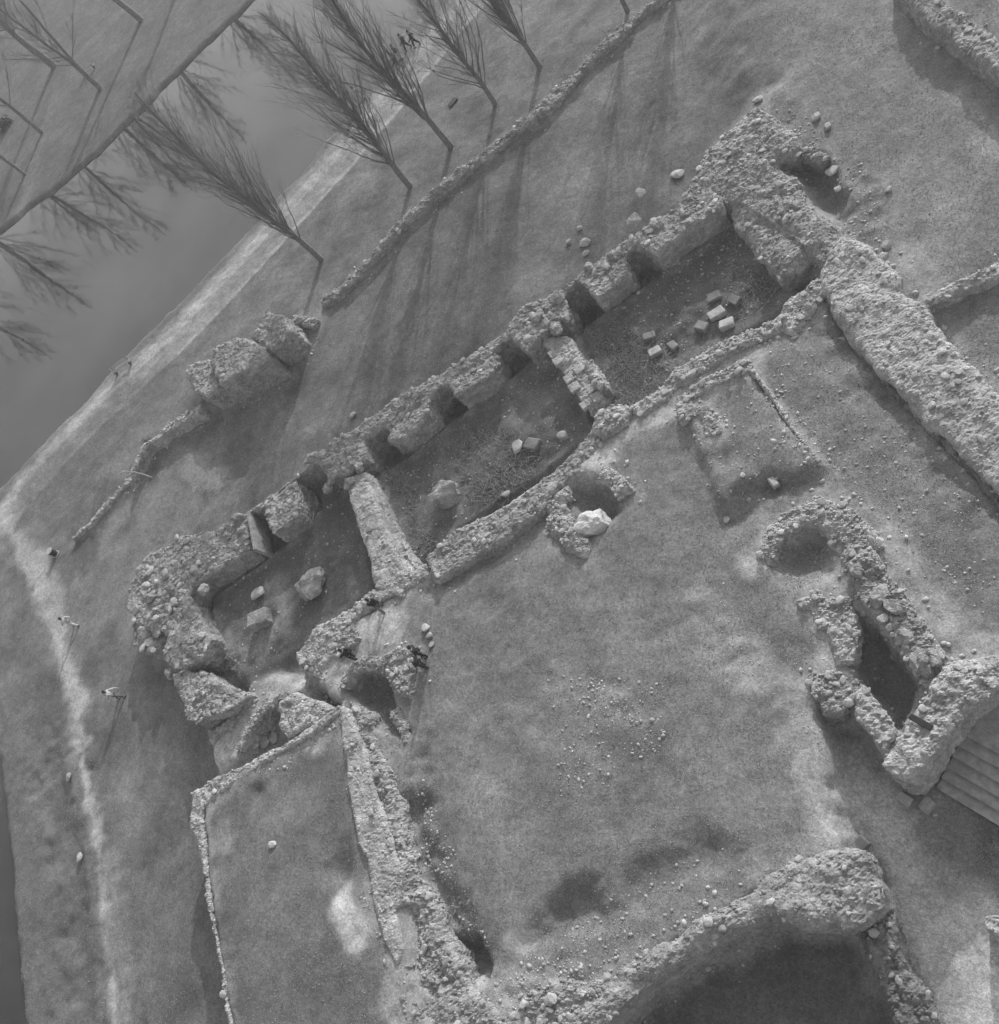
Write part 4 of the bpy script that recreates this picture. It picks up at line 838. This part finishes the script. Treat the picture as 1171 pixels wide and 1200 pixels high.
# bench on the near bank, bench on the far bank, bin, plate
def bench(px, py, rz, label):
    g = onground(px, py); b = empty('park_bench', g, rz); tag(b, label, 'bench')
    for k in range(3):
        s = link('seat_slat', boxm('seat_slat', 2.6, .13, .05, .01), M['wood'], b); s.location = (0, -.2 + .17 * k, .46)
    for k in range(2):
        s = link('back_slat', boxm('back_slat', 2.6, .05, .13, .01), M['wood'], b); s.location = (0, .26 + .03 * k, .64 + .18 * k)
    for s_ in (-1, 1):
        s = link('leg', boxm('leg', .09, .5, .45, .01), M['metal'], b); s.location = (s_ * 1., -.02, .225)
        s = link('back_post', boxm('back_post', .07, .06, .5, .01), M['metal'], b); s.location = (s_ * 1., .27, .65)
A1, B1 = np.array(P(128, 437)), np.array(P(152, 418)); bench(146, 432, math.atan2(*(B1 - A1)[::-1]), 'pale slatted bench on the river side of the track')
A1, B1 = np.array(P(98, 88)), np.array(P(113, 76)); bench(106, 84, math.atan2(*(B1 - A1)[::-1]) + math.pi, 'faint pale bench behind the twin-stemmed tree on the far bank')
g = onground(67, 650); bn = empty('litter_bin', g); tag(bn, 'small dark bin standing where the thin field wall ends', 'bin')
def cyl(r1, r2, h, seg=14):
    bm = bmesh.new(); bmesh.ops.create_cone(bm, cap_ends=True, segments=seg, radius1=r1, radius2=r2, depth=h); me = bpy.data.meshes.new('m'); bm.to_mesh(me); bm.free(); return me
o = link('drum', cyl(.3, .34, .8), M['metal'], bn); o.location = (0, 0, .45); o = link('rim', cyl(.38, .38, .07), M['wood'], bn); o.location = (0, 0, .85); o = link('foot', cyl(.4, .4, .06), M['wood'], bn); o.location = (0, 0, .03)
g = onground(532, 121); pl = link('access_plate', boxm('access_plate', 1., .6, .1, .015), M['metal']); pl.location = (g[0], g[1], g[2] + .1); pl.rotation_euler = (0, 0, .9); tag(pl, 'small dark rectangular plate lying in the grass between poplars', 'plate')
# ------------------------------------------------------------------ PEOPLE
def skin_mesh(name, verts, edges, radii, root=0, sub=2):
    me = bpy.data.meshes.new(name); me.from_pydata(verts, edges, []); o = bpy.data.objects.new(name, me); COL.objects.link(o)
    o.modifiers.new('s', 'SKIN'); m = o.modifiers.new('u', 'SUBSURF'); m.levels = sub; m.render_levels = sub
    for i, r in enumerate(radii):
        sv_ = me.skin_vertices[0].data[i]; sv_.radius = r if isinstance(r, tuple) else (r, r); sv_.use_root = (i == root)
    dg = bpy.context.evaluated_depsgraph_get(); m2 = bpy.data.meshes.new_from_object(o.evaluated_get(dg)); bpy.data.objects.remove(o); bpy.data.meshes.remove(me)
    m2.polygons.foreach_set('use_smooth', np.ones(len(m2.polygons), bool)); m2.materials.clear(); return m2
def person_kit(stride, arm):
    # facing +Y. joints
    V = [(0, 0, .95), (0, 0, 1.15), (0, 0, 1.38), (0, .01, 1.5), (0, .03, 1.60), (0, .03, 1.68)]; R = [(.15, .11), (.13, .1), (.17, .1), (.055, .055), (.085, .1), (.07, .085)]; E = [(0, 1), (1, 2), (2, 3), (3, 4), (4, 5)]
    def chain(start, pts):
        k = start
        for p, r in pts: V.append(p); R.append(r); E.append((k, len(V) - 1)); k = len(V) - 1
        return k
    hands = []
    for s in (-1, 1):
        f = stride * s
        chain(0, [((s * .1, 0, .86), .09), ((s * .11, f * .22 + .03, .48), .062), ((s * .11, f * .36 - (.05 if f < 0 else 0), .09), .042), ((s * .12, f * .36 + .16, .035), (.04, .03))])
        a = arm * -f; el = (s * .27, a * .3, 1.13); wr = (s * .25, a * .5 + .12, .93)
        chain(2, [((s * .19, 0, 1.39), .06), (el, .045), (wr, .03), ((wr[0], wr[1] + .03, wr[2] - .07), (.035, .02))]); hands.append(((wr[0], wr[1] + .03, wr[2] - .07), s))
    body = skin_mesh('body', V, E, R)
    # jacket: sleeves and trunk, trousers
    sub = lambda keep: None
    jv = [(0, 0, .9), (0, 0, 1.15), (0, 0, 1.38), (0, .0, 1.46)]; jr = [(.23, .18), (.2, .16), (.23, .16), (.1, .1)]; je = [(0, 1), (1, 2), (2, 3)]
    for s in (-1, 1):
        f = stride * s; a = arm * -f; b = len(jv); jv += [(s * .2, 0, 1.39), (s * .27, a * .3, 1.13), (s * .25, a * .5 + .1, .96)]; jr += [.1, .08, .065]; je += [(2, b), (b, b + 1), (b + 1, b + 2)]
    jacket = skin_mesh('jacket', jv, je, jr, 1)
    tv = [(0, 0, .96)]; tr = [(.17, .13)]; te = []
    for s in (-1, 1):
        f = stride * s; b = len(tv); tv += [(s * .1, 0, .84), (s * .11, f * .22 + .03, .48), (s * .11, f * .36 - (.05 if f < 0 else 0), .1)]; tr += [.125, .1, .08]; te += [(0, b), (b, b + 1), (b + 1, b + 2)]
    trou = skin_mesh('trousers', tv, te, tr, 0)
    hair = skin_mesh('hair', [(0, .0, 1.6), (0, .0, 1.68), (0, -.01, 1.73)], [(0, 1), (1, 2)], [(.085, .09), (.09, .1), (.06, .07)], 1)
    fs = []
    for (hx, hy, hz), s in hands:
        for k in range(4):
            b = np.array([hx, hy - .03 + .022 * k, hz - .03]); m_ = b + np.array([-s * .005, .004, -.04 - .004 * (k in (1, 2))]); e_ = m_ + np.array([-s * .016, .004, -.03]); fs += [(b, m_, .011, .01), (m_, e_, .01, .008)]
        b = np.array([hx, hy + .035, hz + .02]); fs += [(b, b + np.array([-s * .012, .03, -.04]), .013, .01)]
    Vf, Ff = tube_batch(fs, 5); fing = mesh_np('fingers', Vf, Ff, True)
    face = tube_batch([(np.array([0, .11, 1.655]), np.array([0, .145, 1.625]), .008, .016), (np.array([-.028, .105, 1.60]), np.array([.028, .105, 1.60]), .009, .009), (np.array([-.09, .03, 1.60]), np.array([-.095, .03, 1.65]), .018, .02), (np.array([.09, .03, 1.60]), np.array([.095, .03, 1.65]), .018, .02)], 6)
    eyes = tube_batch([(np.array([s * .033, .095, 1.652]), np.array([s * .033, .12, 1.652]), .013, .01) for s in (-1, 1)], 6)
    shoes = tube_batch([(np.array([s * .12, stride * s * .36 - .07, .045]), np.array([s * .12, stride * s * .36 + .2, .04]), .055, .04) for s in (-1, 1)], 6)
    return dict(body=body, jacket=jacket, trousers=trou, hair=hair, fingers=fing, face=mesh_np('face', *face), eyes=mesh_np('eyes', *eyes), shoes=mesh_np('shoes', *shoes))
KITS = [person_kit(.75, 1.1), person_kit(.2, .6)]
def person(px, py, kit, rz, mats, label, group=None, sc=1.12, bag=False):
    g = onground(px, py); e = empty('person', g, rz); e.scale = (sc,) * 3; tag(e, label, 'person', group)
    for part, mt in (('body', 'skin'), ('jacket', mats[0]), ('trousers', mats[1]), ('hair', mats[2] if len(mats) > 2 else 'hair'), ('fingers', 'skin'), ('face', 'skin'), ('eyes', 'hair'), ('shoes', 'cdark')):
        me = KITS[kit][part]
        if not me.materials: me.materials.append(M['skin'])
        o = link(part, me, None, e); o.material_slots[0].link = 'OBJECT'; o.material_slots[0].material = M[mt]
    return e
person(450, 714, 0, .9, ('cdark', 'cmid'), 'dark-clothed person striding alone on the pale path past the cross wall')
person(419, 772, 0, 1.4, ('cdark', 'cdark'), 'dark-clothed person walking along the pale stony ledge near the pit')
person(499, 769, 1, 2.2, ('cdark', 'cdark'), 'upper of two people standing close together in dark coats')
person(501, 782, 1, 1.9, ('cdark', 'cdark', 'clight'), 'lower of the two people in dark coats, with a pale head covering')
person(91, 733, 0, 1.7, ('clight', 'clight'), 'person in pale trousers and pale top walking near the bend of the path')
person(144, 818, 0, -1., ('clight', 'cmid'), 'person in white jacket and dark legs walking alone on the left grass')
GW = 'walkers on the river track'
for px, py, k, rz, m_, lb in [(480, 58, 0, 2.4, ('cdark', 'cdark'), 'tall dark-coated walker at the left front of the track group'), (490, 54, 0, 2.3, ('cdark', 'cdark'), 'dark walker with wide stride at the right of the track group'),
        (471, 70, 1, 2.5, ('cdark', 'clight'), 'walker in dark jacket in the middle of the track group'), (471, 82, 0, 2.4, ('cdark', 'cmid'), 'small dark walker at the back of the track group'), (459, 66, 1, 2.2, ('clight', 'cmid'), 'walker in pale clothes nearest the water in the track group'),
        (417, 126, 1, 2.3, ('clight', 'cdark'), 'walker in white coat behind the poplar branches on the track'), (426, 119, 0, 2.5, ('clight', 'clight'), 'walker in grey beside the one in the white coat on the track'), (414, 133, 1, 2.5, ('cmid', 'cdark'), 'rearmost walker of the three behind the poplar branches')]:
    person(px, py, k, rz, m_, lb, GW)
# ------------------------------------------------------------------ AIR
hm = bpy.data.materials.new('haze_air'); hm.use_nodes = True; t_ = hm.node_tree; t_.nodes.clear(); ho = t_.nodes.new('ShaderNodeOutputMaterial'); pv = t_.nodes.new('ShaderNodeVolumePrincipled')
pv.inputs['Color'].default_value = (.95, .95, .95, 1); pv.inputs['Density'].default_value = .0005; pv.inputs['Anisotropy'].default_value = .2; t_.links.new(pv.outputs[0], ho.inputs['Volume'])
hz = link('haze', boxm('haze', 5400, 5400, H + 10, 0), hm); hz.location = (0, 0, (H + 10) / 2 - 6); tag(hz, kind='stuff')
print('objects', len(bpy.data.objects), 'verts', sum(len(o.data.vertices) for o in bpy.data.objects if o.type == 'MESH'))
